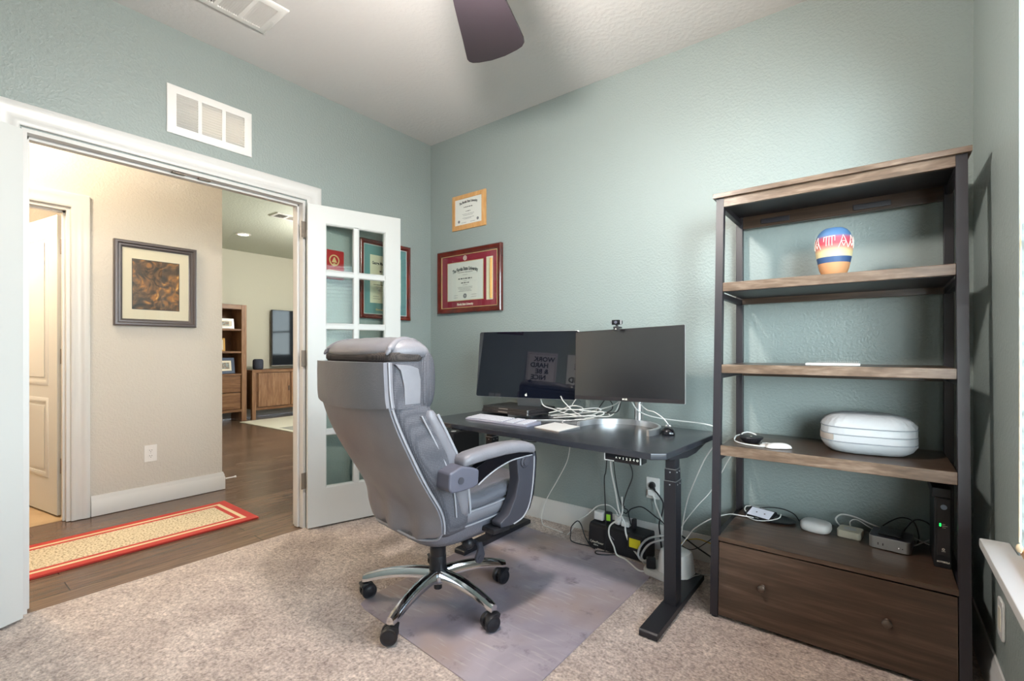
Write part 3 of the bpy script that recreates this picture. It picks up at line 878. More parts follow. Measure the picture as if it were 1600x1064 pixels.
for i in range(21):                     # the front roll, drawn as a pillow from side to side
    u = -1 + 2 * i / 20; x = u * 0.262
    q = (1 - abs(u) ** 9) ** 0.5 * 0.85 + 0.15
    ring = []
    for k in range(28):
        a = 2 * PI * k / 28; c, s = math.cos(a), math.sin(a)
        ring.append((x * 1.03, -0.236 + 0.062 * q * math.copysign(abs(c) ** 0.8, c), 0.996 + 0.112 * (0.85 + 0.15 * q) * math.copysign(abs(s) ** 0.75, s)))
    rings.append(ring)
b = MB(); b.loft(rings); b.build('headrest_cushion', 'mesh', ch, angle=70)
for s in (-1, 1):                       # two folded pleats where the cap rolls down to the side
    for sh in (0.0, 1.0):
        b = MB(); rings = []
        P = catmull([(s * (0.258 - 0.026 * sh), -0.400 + 0.075 * sh, 1.090), (s * (0.252 - 0.026 * sh), -0.380 + 0.07 * sh, 1.112), (s * (0.232 - 0.03 * sh), -0.345 + 0.06 * sh, 1.134), (s * (0.215 - 0.03 * sh), -0.29 + 0.05 * sh, 1.147 - 0.006 * sh), (s * (0.20 - 0.03 * sh), -0.235 + 0.045 * sh, 1.132 - 0.012 * sh)], 6)
        N = len(P)
        for i, p in enumerate(P):
            t = i / (N - 1); rr = 0.003 + 0.011 * math.sin(PI * min(1, t * 1.15)) ** 0.7 if t < 0.87 else 0.003 + 0.011 * math.sin(PI * t) ** 0.7
            d = (P[min(i + 1, N - 1)] - P[max(i - 1, 0)]).normalized(); u = d.orthogonal().normalized(); v = d.cross(u)
            rings.append([p + (u * math.cos(2 * PI * k / 12) + v * math.sin(2 * PI * k / 12)) * rr for k in range(12)])
        b.loft(rings); b.build('cap_pleat', 'leather', ch, angle=70)
for s in (-1, 1):                       # smooth leather patch on the side of the headrest
    b = MB(); b.prism([(-0.335, 0.912), (-0.27, 0.912), (-0.268, 1.0), (-0.278, 1.040), (-0.31, 1.052), (-0.375, 1.058), (-0.352, 1.035), (-0.338, 0.98)], s * 0.250, s * 0.2745, 'yz', 0.004)
    b.build('headrest_side_patch', 'leather', ch)

# seat: dark lower shell, padded base, pleated top cushion
rings = []
for z, hx, y0, y1 in ((0.338, 0.20, -0.16, 0.20), (0.345, 0.24, -0.19, 0.25), (0.37, 0.262, -0.21, 0.28), (0.42, 0.272, -0.20, 0.30), (0.445, 0.270, -0.19, 0.30)):
    rings.append([(x, y, zz + (0.030 * max(0, y) / 0.3 if zz < 0.40 else 0.012 * max(0, y) / .3)) for x, y, zz in sring(0, (y0 + y1) / 2, z, hx, (y1 - y0) / 2, 48, 5)])
b = MB(); b.loft(rings); b.build('seat_base', 'leatherdk', ch, angle=60)
rings = []
for z, hx, y0, y1 in ((0.420, 0.262, -0.14, 0.29), (0.428, 0.276, -0.16, 0.305), (0.450, 0.281, -0.17, 0.31), (0.470, 0.276, -0.17, 0.305), (0.476, 0.262, -0.15, 0.29)):
    rings.append([(x, y, zz + 0.022 * max(0, y) / 0.3) for x, y, zz in sring(0, (y0 + y1) / 2, z, hx, (y1 - y0) / 2, 48, 5)])
b = MB(); b.loft(rings); b.build('seat_border', 'leather', ch, angle=60)
rings = []
for z, hx, y0, y1 in ((0.470, 0.262, -0.13, 0.295), (0.482, 0.280, -0.15, 0.312), (0.505, 0.284, -0.15, 0.318), (0.522, 0.272, -0.14, 0.308), (0.532, 0.245, -0.12, 0.285), (0.535, 0.20, -0.09, 0.25), (0.530, 0.10, 0.0, 0.15)):
    r2 = []
    for x, y, zz in sring(0, (y0 + y1) / 2, z, hx, (y1 - y0) / 2, 64, 4.5):
        dip = 0
        for c in (0.02, 0.13): dip -= 0.010 * math.exp(-((y - c) / 0.014) ** 2)
        r2.append((x, y, zz + 0.028 * max(0, y) / 0.3 + (dip if zz > 0.51 else 0) + 0.003 * math.sin(41 * x + 60 * y)))
    rings.append(r2)
b = MB(); b.loft(rings); b.build('seat_cushion', 'leatherdk', ch, angle=70)
b = MB()
for zz, hx, y0, y1 in ((0.472, 0.283, -0.165, 0.312), (0.418, 0.279, -0.165, 0.307)):
    b.tube([(x, y, z + 0.025 * max(0, y) / 0.3) for x, y, z in sring(0, (y0 + y1) / 2, zz, hx, (y1 - y0) / 2, 40, 5)], 0.0034, 8, sub=2, closed=True)
b.build('seat_piping', 'piping', ch)

# armrests
for s in (1, -1):
    arm = []
    b = MB(); rings = []                 # padded top
    path = [(-0.135, 0.684, 0.028, 0.014), (-0.128, 0.690, 0.036, 0.022), (-0.10, 0.697, 0.039, 0.025), (-0.02, 0.705, 0.040, 0.026), (0.08, 0.709, 0.040, 0.026), (0.16, 0.706, 0.040, 0.025), (0.215, 0.697, 0.039, 0.024), (0.245, 0.688, 0.036, 0.021), (0.255, 0.683, 0.028, 0.013)]
    for y, z, hw, hh in path:
        ring = []
        for k in range(24):
            a = 2 * PI * k / 24; c, sn = math.cos(a), math.sin(a)
            ring.append((s * 0.322 + hw * math.copysign(abs(c) ** 0.7, c), y, z + hh * math.copysign(abs(sn) ** 0.75, sn)))
        rings.append(ring)
    b.loft(rings); pad = b.build('arm_pad', 'leather', ch, angle=60)
    b = MB(); b.prism([(-0.206, 0.664), (-0.209, 0.606), (-0.196, 0.590), (-0.150, 0.588), (-0.095, 0.592), (-0.070, 0.600), (-0.066, 0.655), (-0.094, 0.668), (-0.149, 0.682), (-0.175, 0.674)], s * 0.262, s * 0.362, 'yz', 0.008, 3)
    hs = b.build('arm_bracket', 'midgrey', ch)
    b = MB(); b.cyl((s * 0.360, -0.155, 0.630), (s * 0.3645, -0.155, 0.630), 0.013, n=20); b.build('bolt_cap', 'greypl', hs)
    b = MB(); b.prism([(-0.07, 0.660), (-0.065, 0.595), (-0.02, 0.618), (0.04, 0.642), (0.11, 0.659), (0.17, 0.663), (0.245, 0.664), (0.252, 0.684), (0.16, 0.692), (0.0, 0.688)], s * 0.295, s * 0.348, 'yz', 0.003)
    b.build('arm_rail', 'blackgl', ch)
    b = MB(); b.tube([(s * 0.349, y, z) for y, z in ((-0.062, 0.594), (-0.02, 0.617), (0.04, 0.641), (0.11, 0.658), (0.17, 0.662), (0.235, 0.663))], 0.0028, 8, sub=4); b.build('arm_rail_edge', 'piping', ch)
    b = MB(); b.prism([(0.150, 0.655), (0.262, 0.672), (0.268, 0.640), (0.262, 0.56), (0.250, 0.495), (0.228, 0.440), (0.190, 0.405), (0.120, 0.392), (0.060, 0.396), (0.058, 0.415), (0.105, 0.440), (0.142, 0.500), (0.160, 0.570)], s * 0.288, s * 0.345, 'yz', 0.006)
    b.build('arm_upright', 'greypl', ch)
    b = MB(); b.prism([(0.240, 0.668), (0.270, 0.674), (0.277, 0.640), (0.270, 0.56), (0.258, 0.490), (0.235, 0.435), (0.21, 0.418), (0.222, 0.45), (0.240, 0.52), (0.250, 0.60)], s * 0.294, s * 0.339, 'yz', 0.002)
    b.build('arm_upright_trim', 'blackgl', ch)
    b = MB(); b.tube([(s * 0.346, y, z) for y, z in ((0.252, 0.655), (0.250, 0.60), (0.240, 0.52), (0.222, 0.455), (0.185, 0.412), (0.13, 0.396))], 0.0028, 8, sub=4); b.build('arm_upright_edge', 'piping', ch)
    b = MB(); b.cyl((s * 0.280, 0.195, 0.640), (s * 0.352, 0.195, 0.640), 0.026, n=24, bev=0.004); b.cyl((s * 0.352, 0.195, 0.640), (s * 0.356, 0.195, 0.640), 0.015, n=20); b.build('arm_pivot', 'greypl', ch)
    b = MB(); b.box((s * 0.17, 0.03, 0.372), (s * 0.335, 0.12, 0.394), 0.006); b.build('arm_mount', 'blackpl', ch)

# mechanism, lever, gas column
b = MB(); b.box((-0.10, -0.12, 0.318), (0.10, 0.16, 0.350), 0.01); b.box((-0.05, -0.06, 0.285), (0.05, 0.08, 0.325), 0.012)
b.box((-0.17, -0.17, 0.338), (0.17, -0.12, 0.352), 0.006); b.box((0.0, 0.10, 0.326), (0.14, 0.20, 0.346), 0.008); b.build('tilt_mechanism', 'blackpl', ch)
b = MB(); b.cyl((0.05, 0.02, 0.305), (0.165, 0.03, 0.296), 0.010, n=14); b.sphere((0.175, 0.03, 0.296), 0.026)
b.build('tension_knob', 'blackpl', ch)
b = MB(); b.cyl((0.09, 0.05, 0.306), (0.20, 0.062, 0.292), 0.008, n=12)
b.prism([(0.058, 0.300), (0.082, 0.296), (0.092, 0.262), (0.098, 0.240), (0.090, 0.215), (0.070, 0.206), (0.052, 0.214), (0.046, 0.234), (0.058, 0.258), (0.064, 0.275)], 0.192, 0.206, 'yz', 0.005)
b.cyl((0.205, 0.071, 0.230), (0.2085, 0.071, 0.230), 0.012, n=16)
b.build('height_lever', 'greypl', ch)
b = MB(); b.cyl((0, 0, 0.14), (0, 0, 0.205), 0.038, 0.036, n=28, bev=0.004); b.cyl((0, 0, 0.20), (0, 0, 0.245), 0.0345, n=28); b.cyl((0, 0, 0.242), (0, 0, 0.30), 0.0315, n=28, bev=0.003); b.cyl((0, 0, 0.055), (0, 0, 0.11), 0.018, n=20, bev=0.003)
b.build('gas_column', 'blackpl', ch)
b = MB(); b.lathe([(0.0, 0.085), (0.035, 0.085), (0.050, 0.098), (0.053, 0.118), (0.048, 0.134), (0.040, 0.142), (0.0, 0.142)], 32); b.build('base_hub', 'chrome', ch)


def base_leg(a):
    b = MB(); rings = []
    for t in [i / 14 for i in range(15)]:
        r = 0.035 + t * 0.305
        z = 0.128 + 0.012 * math.sin(t * 2.2) - 0.050 * t ** 1.8
        hw = 0.026 - 0.007 * t; hh = 0.022 - 0.006 * t
        if t > 0.95: hw *= 0.85; hh *= 0.85
        ring = []
        for x, zz in ((-1, -1), (-0.92, 0.1), (-0.60, 0.8), (-0.2, 1.0), (0.2, 1.0), (0.60, 0.8), (0.92, 0.1), (1, -1), (0.85, -1.1), (-0.85, -1.1)):
            ring.append((r * math.cos(a) - hw * x * math.sin(a), r * math.sin(a) + hw * x * math.cos(a), z + hh * zz))
        rings.append(ring)
    b.loft(rings); return b


def caster(a, turn):
    p = Vector((0.328 * math.cos(a), 0.328 * math.sin(a), 0))
    b = MB(); b.cyl(p + Vector((0, 0, 0.056)), p + Vector((0, 0, 0.088)), 0.009, n=12)
    X = Matrix.Translation(p) @ Matrix.Rotation(turn, 4, 'Z') @ Matrix.Scale(1.14, 4)
    b.prism([(-0.030, 0.030), (-0.026, 0.047), (-0.012, 0.058), (0.010, 0.062), (0.024, 0.056), (0.018, 0.040), (0.0, 0.030)], -0.021, 0.021, 'xz', 0.003, X=X)
    b.cyl((-0.008, -0.024, 0.029), (-0.008, 0.024, 0.029), 0.006, n=10, X=X)
    c = b.build('caster', 'blackpl', ch)
    for s in (-1, 1):
        b = MB()
        prof = [(0, 0), (0.015, 0.0), (0.017, 0.0015), (0.0235, 0.0015), (0.0265, 0.0), (0.0288, 0.004), (0.0288, 0.015), (0.026, 0.018), (0, 0.018)]
        Y = X @ Matrix.Translation((-0.008, s * 0.0235, 0.0292)) @ Matrix.Rotation(R(90) * s, 4, 'X') @ Matrix.Translation((0, 0, -0.018 if False else 0))
        Y = X @ Matrix.Translation((-0.008, s * 0.0245, 0.0290)) @ Matrix.Rotation(R(90 * s), 4, 'X')
        b.lathe(prof, 28, X=Y); b.build('wheel', 'blackpl', c)


for k in range(5):
    a = R(-147 + 72 * k + 8)
    base_leg(a).build('base_leg', 'chrome', ch, angle=30)
    caster(a, a + [R(40), R(120), R(75), R(15), R(100)][k])
# the chair stands on the mat
ch.location.z = 0.004
#END_CHAIR


# ================================================================== CHAIR MAT
b = MB()
mp_ = [(1.03, -1.33), (1.05, -1.37), (1.10, -1.385), (1.90, -1.455), (1.93, -1.44), (1.945, -1.38), (1.955, -0.40), (1.95, -0.26), (1.09, -0.20), (1.03, -0.24), (1.00, -0.34)]
b.prism(mp_, 0.0, 0.004, 'xy')
tag(b.build('chair_mat', 'matvinyl', loc=(0, 0, 0.0)), 'scuffed translucent plastic chair mat on the beige carpet under the office chair', 'chair mat')


# ================================================================== STANDING DESK
DZ = 0.72
dk = thing('standing_desk', 'black adjustable standing desk carrying two monitors against the green wall', 'desk', (1.51, -0.50, 0))
b = MB()
poly = [(-0.712, -0.285), (-0.667, -0.330), (0.668, -0.330), (0.712, -0.288), (0.712, 0.300), (0.672, 0.335), (-0.672, 0.335), (-0.712, 0.300)]
b.prism(poly, DZ - 0.025, DZ, 'xy', 0.003, 2, X=Matrix.Rotation(R(-3.2), 4, 'Z'))
b.build('desktop', 'desktop', dk)
for y in (0.02, -0.10):
    b = MB(); b.box((-0.50, y, 0.650), (0.60, y + 0.05, 0.690), 0.004); b.build('crossbar', 'deskmetal', dk)
for lx, ly in ((0.628, -0.068), (-0.468, 0.030)):
    b = MB()
    b.box((lx - 0.0265, ly - 0.034, 0.03), (lx + 0.0265, ly + 0.034, 0.556), 0.003)
    lg = b.build('leg', 'deskmetal', dk)
    b = MB(); b.box((lx - 0.024, ly - 0.031, 0.556), (lx + 0.024, ly + 0.031, 0.607), 0.003); b.box((lx - 0.0215, ly - 0.028, 0.607), (lx + 0.0215, ly + 0.028, 0.69), 0.003)
    b.build('telescopic_stage', 'deskmetal', lg)
    for z, q in ((0.556, 0.0005), (0.607, -0.002)):
        b = MB(); b.box((lx - 0.0265 - q, ly - 0.0342 - q, z - 0.0025), (lx + 0.0265 + q, ly + 0.0342 + q, z), 0.0005)
        b.build('collar_rim', 'alum', lg)
    for z in (0.540, 0.592):
        b = MB(); b.cyl((lx, ly - 0.0352 if z < .55 else ly - 0.032, z), (lx, ly - 0.030, z), 0.003, n=10); b.build('stage_screw', 'silver', lg)
        for dy in (-0.015, 0.015):
            b = MB(); b.cyl((lx + 0.022, ly + dy, z), (lx + (0.0275 if z < .55 else 0.0248), ly + dy, z), 0.003, n=10); b.build('stage_screw', 'silver', lg)
    b = MB(); b.prism([(ly - 0.276, 0.004), (ly - 0.276, 0.024), (ly - 0.268, 0.030), (ly + 0.330, 0.030), (ly + 0.338, 0.024), (ly + 0.338, 0.004)], lx - 0.037, lx + 0.037, 'yz', 0.002); b.build('foot', 'deskmetal', lg)
    for dy in (-0.25, 0.31):
        b = MB(); b.cyl((lx, ly + dy, 0.0), (lx, ly + dy, 0.006), 0.02, n=16); b.build('levelling_pad', 'blackpl', lg)
    b = MB(); b.prism([(-0.28, 0.690), (-0.27, 0.682), (-0.06, 0.655), (0.06, 0.655), (0.27, 0.682), (0.28, 0.690), (0.28, 0.695), (-0.28, 0.695)], lx - 0.03 + (0.03 if lx > 0 else 0), lx + 0.03 + (0.03 if lx > 0 else 0), 'yz', 0.001)
    b.build('side_bracket', 'deskmetal', dk)
b = MB(); b.box((0.445, -0.345, 0.662), (0.600, -0.28, 0.696), 0.004)
cp = b.build('control_panel', 'blackgl', dk)
b = MB(); b.box((0.4445, -0.3462, 0.664), (0.449, -0.34, 0.694), 0.001); b.box((0.448, -0.3462, 0.664), (0.488, -0.34, 0.668), 0.001); b.build('silver_end', 'silver', cp)
b = MB(); b.box((0.596, -0.3462, 0.664), (0.6005, -0.34, 0.694), 0.001); b.build('silver_end', 'silver', cp)
b = MB()
for i, c in enumerate(('\u2227', '\u2228', '1', '2', '3', '4', '\u25cf')):
    x = 0.498 + i * 0.0148
    if c == '\u2227': b.prism([(x - .004, .678), (x, .685), (x + .004, .678), (x + .0025, .678), (x, .682), (x - .0025, .678)], -0.3462, -0.345, 'xz')
    elif c == '\u2228': b.prism([(x - .004, .684), (x, .677), (x + .004, .684), (x + .0025, .684), (x, .680), (x - .0025, .684)], -0.3462, -0.345, 'xz')
    elif c == '\u25cf':
        b.lathe([(0.0025, 0), (0.0045, 0), (0.0045, 0.001), (0.0025, 0.001), (0.0025, 0)], 16, X=Matrix.Translation((x, -0.345, 0.680)) @ Matrix.Rotation(R(90), 4, 'X'))
    else: b.text(c, 0.013, Matrix.Translation((x, -0.3452, 0.680)), bold=0.0004)
b.build('button_marks', 'white_ink', cp)

# ------------------------------------------------------------------ monitors
m1 = thing('monitor', 'glossy black screened monitor with an aluminium back, left of the pair', 'monitor', (1.156, -0.308, DZ), (0, 0, R(15.1)))
T = Matrix.Translation((0, 0, 0.102)) @ Matrix.Rotation(R(-8.0), 4, 'X')


def rrect(x0, z0, x1, z1, r, n=6):
    out = []
    for cx, cz, a0 in ((x1 - r, z0 + r, -90), (x1 - r, z1 - r, 0), (x0 + r, z1 - r, 90), (x0 + r, z0 + r, 180)):
        for k in range(n + 1):
            a = R(a0 + 90 * k / n); out.append((cx + r * math.cos(a), cz + r * math.sin(a)))
    return out


b = MB(); b.prism(rrect(-0.325, 0, 0.325, 0.41, 0.016), 0.001, 0.020, 'xz', 0.003, X=T); b.prism(rrect(-0.27, 0.05, 0.27, 0.36, 0.05), 0.018, 0.045, 'xz', 0.012, X=T); b.build('housing', 'alum', m1)
b = MB(); b.prism(rrect(-0.322, 0.003, 0.322, 0.407, 0.013), -0.003, 0.001, 'xz', 0.0008, X=T); b.build('screen', 'screen', m1)
b = MB()
pts = []
for k in range(24):
    a = 2 * PI * k / 24; r = 0.0075 * (1 + 0.06 * math.cos(2 * a)) - 0.0012 * math.exp(-((a - PI / 2) / 0.35) ** 2)
    x, z = r * math.cos(a), r * math.sin(a)
    if x > 0.0048 and -0.003 < z < 0.004: x = 0.0048
    pts.append((x + 0.012, z + 0.020))
b.prism(pts, -0.0036, -0.003, 'xz', X=T); b.prism([(0.0122, 0.0285), (0.0155, 0.0295), (0.0160, 0.0325), (0.0130, 0.0315)], -0.0036, -0.003, 'xz', X=T)
b.build('emblem', 'white_ink', m1)
b = MB(); b.prism([(0.045, 0.22), (0.055, 0.22), (0.100, 0.02), (0.098, 0.006), (0.085, 0.0), (-0.075, 0.0), (-0.078, 0.010), (0.080, 0.010), (0.088, 0.02)], -0.075, 0.075, 'yz', 0.001)
b.build('stand', 'alum', m1)

m2 = thing('monitor', 'matte screened monitor on a silver arc stand, right of the pair, under the webcam', 'monitor', (1.819, -0.353, DZ), (0, 0, R(-4.1)))
T = Matrix.Translation((0, 0, 0.131)) @ Matrix.Rotation(R(-4.1), 4, 'X') @ Matrix.Translation((0, 0, 0.186)) @ Matrix.Rotation(R(-1.7), 4, 'Y') @ Matrix.Translation((0, 0, -0.186))
b = MB(); b.prism(rrect(-0.306, 0, 0.306, 0.372, 0.004), 0.0, 0.010, 'xz', 0.002, X=T); b.prism(rrect(-0.25, 0.03, 0.25, 0.30, 0.03), 0.009, 0.042, 'xz', 0.012, X=T); b.build('housing', 'silver', m2)
b = MB(); b.prism(rrect(-0.3055, 0.0005, 0.3055, 0.3715, 0.004), -0.002, 0.0005, 'xz', 0.0006, X=T); bz = b.build('bezel', 'bezel', m2)
b = MB(); b.box((-0.302, -0.0026, 0.020), (0.302, -0.0018, 0.368), X=T); b.build('screen', 'matte_screen', m2)
b = MB(); b.text('LG', 0.012, T @ Matrix.Translation((0.004, -0.0022, 0.0105)), bold=0.0004)
b.lathe([(0, 0), (0.0042, 0), (0.0042, 0.0006), (0, 0.0006)], 16, X=T @ Matrix.Translation((-0.0115, -0.0020, 0.0105)) @ Matrix.Rotation(R(90), 4, 'X'))
b.build('logo', 'white_ink', bz)
b = MB(); b.cyl((0.02, 0.118, 0.004), (0.02, 0.118, 0.30), 0.0225, n=28); b.cyl((0.02, 0.118, 0.26), (0.02, 0.045, 0.28), 0.02, n=20); b.build('stand_column', 'alum', m2)
b = MB(); ring = []
for k in range(33):
    a = R(198 - 216 * k / 32)
    c, s = math.cos(a), math.sin(a)
    ro, ri = 0.205, 0.190
    cx, cy = 0.015, -0.095
    ring.append([(cx + ri * c, cy + ri * s, 0.0), (cx + ro * c, cy + ro * s, 0.0), (cx + ro * c, cy + ro * s, 0.026), (cx + (ro - .004) * c, cy + (ro - .004) * s, 0.029), (cx + (ri + .002) * c, cy + (ri + .002) * s, 0.029), (cx + ri * c, cy + ri * s, 0.027)])
b.loft(ring); b.build('arc_foot', 'alum', m2)

wc = thing('webcam', 'small black webcam clipped on top of the matte monitor', 'webcam', (1.776, -0.345, 1.219), (0, 0, R(8)))
b = MB(); b.box((-0.030, -0.022, 0.022), (0.030, 0.004, 0.046), 0.008, 3); wb = b.build('camera_body', 'greypl', wc)
b = MB(); b.box((-0.020, -0.0245, 0.0215), (0.020, -0.020, 0.0465), 0.002); b.build('front_plate', 'blackgl', wb)
b = MB(); b.cyl((0, -0.0265, 0.034), (0, -0.023, 0.034), 0.0075, n=20); b.cyl((0, -0.0268, 0.034), (0, -0.0262, 0.034), 0.003, n=12); b.build('lens', 'midgrey', wb)
b = MB()
for x in (-0.024, 0.024, 0.028): b.box((x - .001, -0.0225, 0.024), (x + .001, -0.020, 0.044))
b.build('grille_bars', 'silver', wb)
b = MB(); b.box((-0.016, -0.020, 0.004), (0.018, 0.03, 0.014), 0.004); b.box((-0.014, -0.020, -0.010), (0.016, -0.013, 0.010), 0.003); b.cyl((0, -0.005, 0.010), (0, -0.006, 0.024), 0.007, n=12); b.build('clip', 'blackpl', wc)
b = MB(); b.prism([(-0.006, -0.002), (0.004, -0.002), (-0.001, 0.005)], -0.0212, -0.0198, 'xz'); b.build('mark', 'white_ink', wc)

# ------------------------------------------------------------------ laptops, keyboard, trackpad, mouse
for k, (z0, lab) in enumerate(((0.0102, 'closed dark grey laptop lying under the other laptop, at the foot of the glossy monitor'), (0.0288, 'closed dark grey laptop lying on top of another laptop, before the glossy monitor'))):
    lt = thing('laptop', lab, 'laptop', (1.075 + 0.004 * k, -0.265 + 0.003 * k, DZ + z0), (0, 0, R(-4 - k)), 'laptops stacked on the desk')
    b = MB(); b.prism(rrect(-0.19, -0.13, 0.19, 0.13, 0.014), 0.0, 0.0105, 'xy', 0.002); b.build('laptop_base', 'bezel', lt)
    b = MB(); b.prism(rrect(-0.19, -0.129, 0.19, 0.13, 0.014), 0.0118, 0.0185, 'xy', 0.0025); b.build('lid', 'bezel', lt)
    b = MB(); b.prism(rrect(-0.188, -0.127, 0.188, 0.128, 0.014), 0.0100, 0.0122, 'xy'); b.build('lid_gap', 'blackpl', lt)
    b = MB(); b.box((-0.045, -0.1305, 0.0095), (0.030, -0.128, 0.0125), 0.0008); b.build('finger_notch', 'alum', lt)
    b = MB(); b.box((0.182, -0.131, 0.004), (0.1865, -0.127, 0.017), 0.001); b.build('painted_corner_glint', 'silver', lt)  # silver sliver added to stand for a glint on the front corner

kb = thing('keyboard', 'white and silver full size wired keyboard near the front edge of the desk', 'keyboard', (1.212, -0.590, DZ), (0, 0, R(-2.0)))
b = MB(); b.prism([(-0.062, 0.0), (-0.062, 0.006), (-0.058, 0.009), (0.058, 0.017), (0.062, 0.014), (0.062, 0.0)], -0.22, 0.22, 'yz', 0.0015); b.build('keyboard_case', 'kbcase', kb)
b = MB()
kx = 0.0187
for r in range(6):
    for c in range(22):
        if c in (15, 18) and False: continue
        if c == 14 or c == 18: continue
        x = -0.205 + c * kx; y = -0.046 + r * 0.0185
        if r == 0 and 3 <= c <= 8:
            if c != 3: continue
            b.box((x - 0.008, y - 0.0075, 0.010), (x + kx * 5 + 0.008, y + 0.0075, 0.0135), 0.0008, 1); continue
        zz = 0.0098 + (y + 0.058) / 0.116 * 0.008
        b.box((x - 0.008, y - 0.0078, zz - .001), (x + 0.008, y + 0.0078, zz + 0.0035), 0.0008, 1)
kk = b.build('keycaps', 'keycap', kb); kk['kind'] = 'stuff'

tp = thing('trackpad', 'flat white trackpad right of the keyboard on the black desk', 'trackpad', (1.570, -0.595, DZ), (0, 0, R(-13)))
b = MB(); b.prism([(-0.074, 0.0), (-0.074, 0.004), (0.070, 0.013), (0.074, 0.010), (0.074, 0.0)], -0.088, 0.088, 'yz', 0.001); b.build('trackpad_base', 'alum', tp)
b = MB(); b.prism([(-0.0735, 0.0041), (-0.0735, 0.0052), (0.0705, 0.0142), (0.0705, 0.0131)], -0.0875, 0.0875, 'yz', 0.0003); b.build('touch_surface', 'whitepl', tp)

ms = thing('computer_mouse', 'small glossy black mouse beside the right end of the arc stand', 'mouse', (2.062, -0.405, DZ), (0, 0, R(20)))
rings = []
for y, hw, h in ((-0.048, 0.010, 0.012), (-0.044, 0.022, 0.022), (-0.03, 0.029, 0.032), (0.0, 0.031, 0.036), (0.03, 0.030, 0.030), (0.045, 0.024, 0.022), (0.050, 0.012, 0.014)):
    ring = []
    for k in range(20):
        a = 2 * PI * k / 20; c, s = math.cos(a), math.sin(a)
        ring.append((hw * c, y, max(0.0, 0.006 + (h - .006) * s) if s > 0 else 0.006 + 0.006 * s))
    rings.append(ring)
b = MB(); b.loft(rings); b.build('mouse_body', 'blackgl', ms)
b = MB(); b.cyl((-0.004, 0.030, 0.030), (0.004, 0.030, 0.030), 0.009, n=16); b.build('scroll_wheel', 'midgrey', ms)
b = MB(); b.box((-0.012, 0.046, 0.022), (0.012, 0.056, 0.034), 0.003); b.build('cable_strain_relief', 'greywhite', ms)


# ------------------------------------------------------------------ cables
def cable(name, label, pts, r, m='greywhite', plugs=(), group=None, n=8):
    P = [Vector(p) for p in pts]
    o = P[0].copy()
    b = MB(); b.tube([p - o for p in P], r, n, sub=7)
    ob = b.build(name, m, loc=o)
    return tag(ob, label, 'cable', group)


W_ = 'greywhite'; K_ = 'blackpl'
G1 = 'white cables piled behind the laptops'
GL = 'white cable looped in the tangled pile between the two monitor stands'
cable('display_cable', 'white cable dropping from the middle of the glossy monitor into the pile', [(1.215, -0.235, 0.86), (1.23, -0.24, 0.818), (1.259, -0.248, 0.779), (1.336, -0.256, 0.765), (1.403, -0.264, 0.750), (1.512, -0.272, 0.740), (1.616, -0.28, 0.735)], 0.0033)
cable('display_cable', 'white cable hanging from the right half of the glossy monitor, slanting right', [(1.385, -0.262, 0.845), (1.406, -0.27, 0.820), (1.461, -0.27, 0.774), (1.511, -0.27, 0.749), (1.564, -0.27, 0.733)], 0.0028)
cable('display_cable', 'white cable hanging from the right corner of the glossy monitor, slanting left', [(1.48, -0.245, 0.84), (1.466, -0.25, 0.816), (1.428, -0.25, 0.769), (1.372, -0.25, 0.742), (1.297, -0.24, 0.7255)], 0.0028)
for nm, p in (('c4', [(1.303, -0.26, 0.742), (1.379, -0.26, 0.763), (1.456, -0.26, 0.794), (1.518, -0.26, 0.791), (1.53, -0.26, 0.774), (1.505, -0.26, 0.754), (1.422, -0.26, 0.74), (1.312, -0.255, 0.7235)]),
              ('c6', [(1.369, -0.28, 0.775), (1.496, -0.285, 0.777), (1.616, -0.28, 0.795), (1.647, -0.275, 0.785), (1.597, -0.28, 0.756), (1.496, -0.285, 0.738), (1.369, -0.28, 0.7235)]),
              ('c7', [(1.528, -0.3, 0.778), (1.627, -0.3, 0.778), (1.676, -0.3, 0.779), (1.665, -0.3, 0.762), (1.588, -0.3, 0.742), (1.528, -0.3, 0.7235)]),
              ('c11', [(1.34, -0.22, 0.7235), (1.45, -0.23, 0.745), (1.58, -0.235, 0.765), (1.66, -0.24, 0.770), (1.68, -0.25, 0.752), (1.56, -0.25, 0.735), (1.40, -0.245, 0.7235)]),
              ('c12', [(1.36, -0.30, 0.7235), (1.45, -0.305, 0.735), (1.56, -0.31, 0.750), (1.63, -0.305, 0.757), (1.60, -0.30, 0.740), (1.50, -0.30, 0.7235)])):
    cable('looped_cable', GL, p, 0.0032, group=G1)
cable('display_cable', 'white cable running from the pile up to the left underside of the matte monitor', [(1.279, -0.23, 0.7235), (1.382, -0.23, 0.730), (1.488, -0.23, 0.748), (1.59, -0.23, 0.775), (1.706, -0.25, 0.813), (1.762, -0.28, 0.848), (1.775, -0.30, 0.88)], 0.003)
cable('display_cable', 'white cable curving low behind the arc stand up to the matte monitor', [(1.566, -0.26, 0.745), (1.683, -0.26, 0.752), (1.728, -0.265, 0.783), (1.75, -0.27, 0.822), (1.778, -0.29, 0.865)], 0.003)
cable('keyboard_cable', 'thin white cable from the keyboard past the laptops into the pile', [(1.200, -0.524, 0.7275), (1.29, -0.47, 0.7235), (1.395, -0.40, 0.7235), (1.497, -0.35, 0.726), (1.588, -0.31, 0.735)], 0.0022)
cable('trackpad_cable', 'short thin white cable bending away from the back of the trackpad', [(1.585, -0.520, 0.727), (1.56, -0.470, 0.7225), (1.50, -0.43, 0.7225), (1.475, -0.38, 0.7225), (1.479, -0.33, 0.724)], 0.0018)
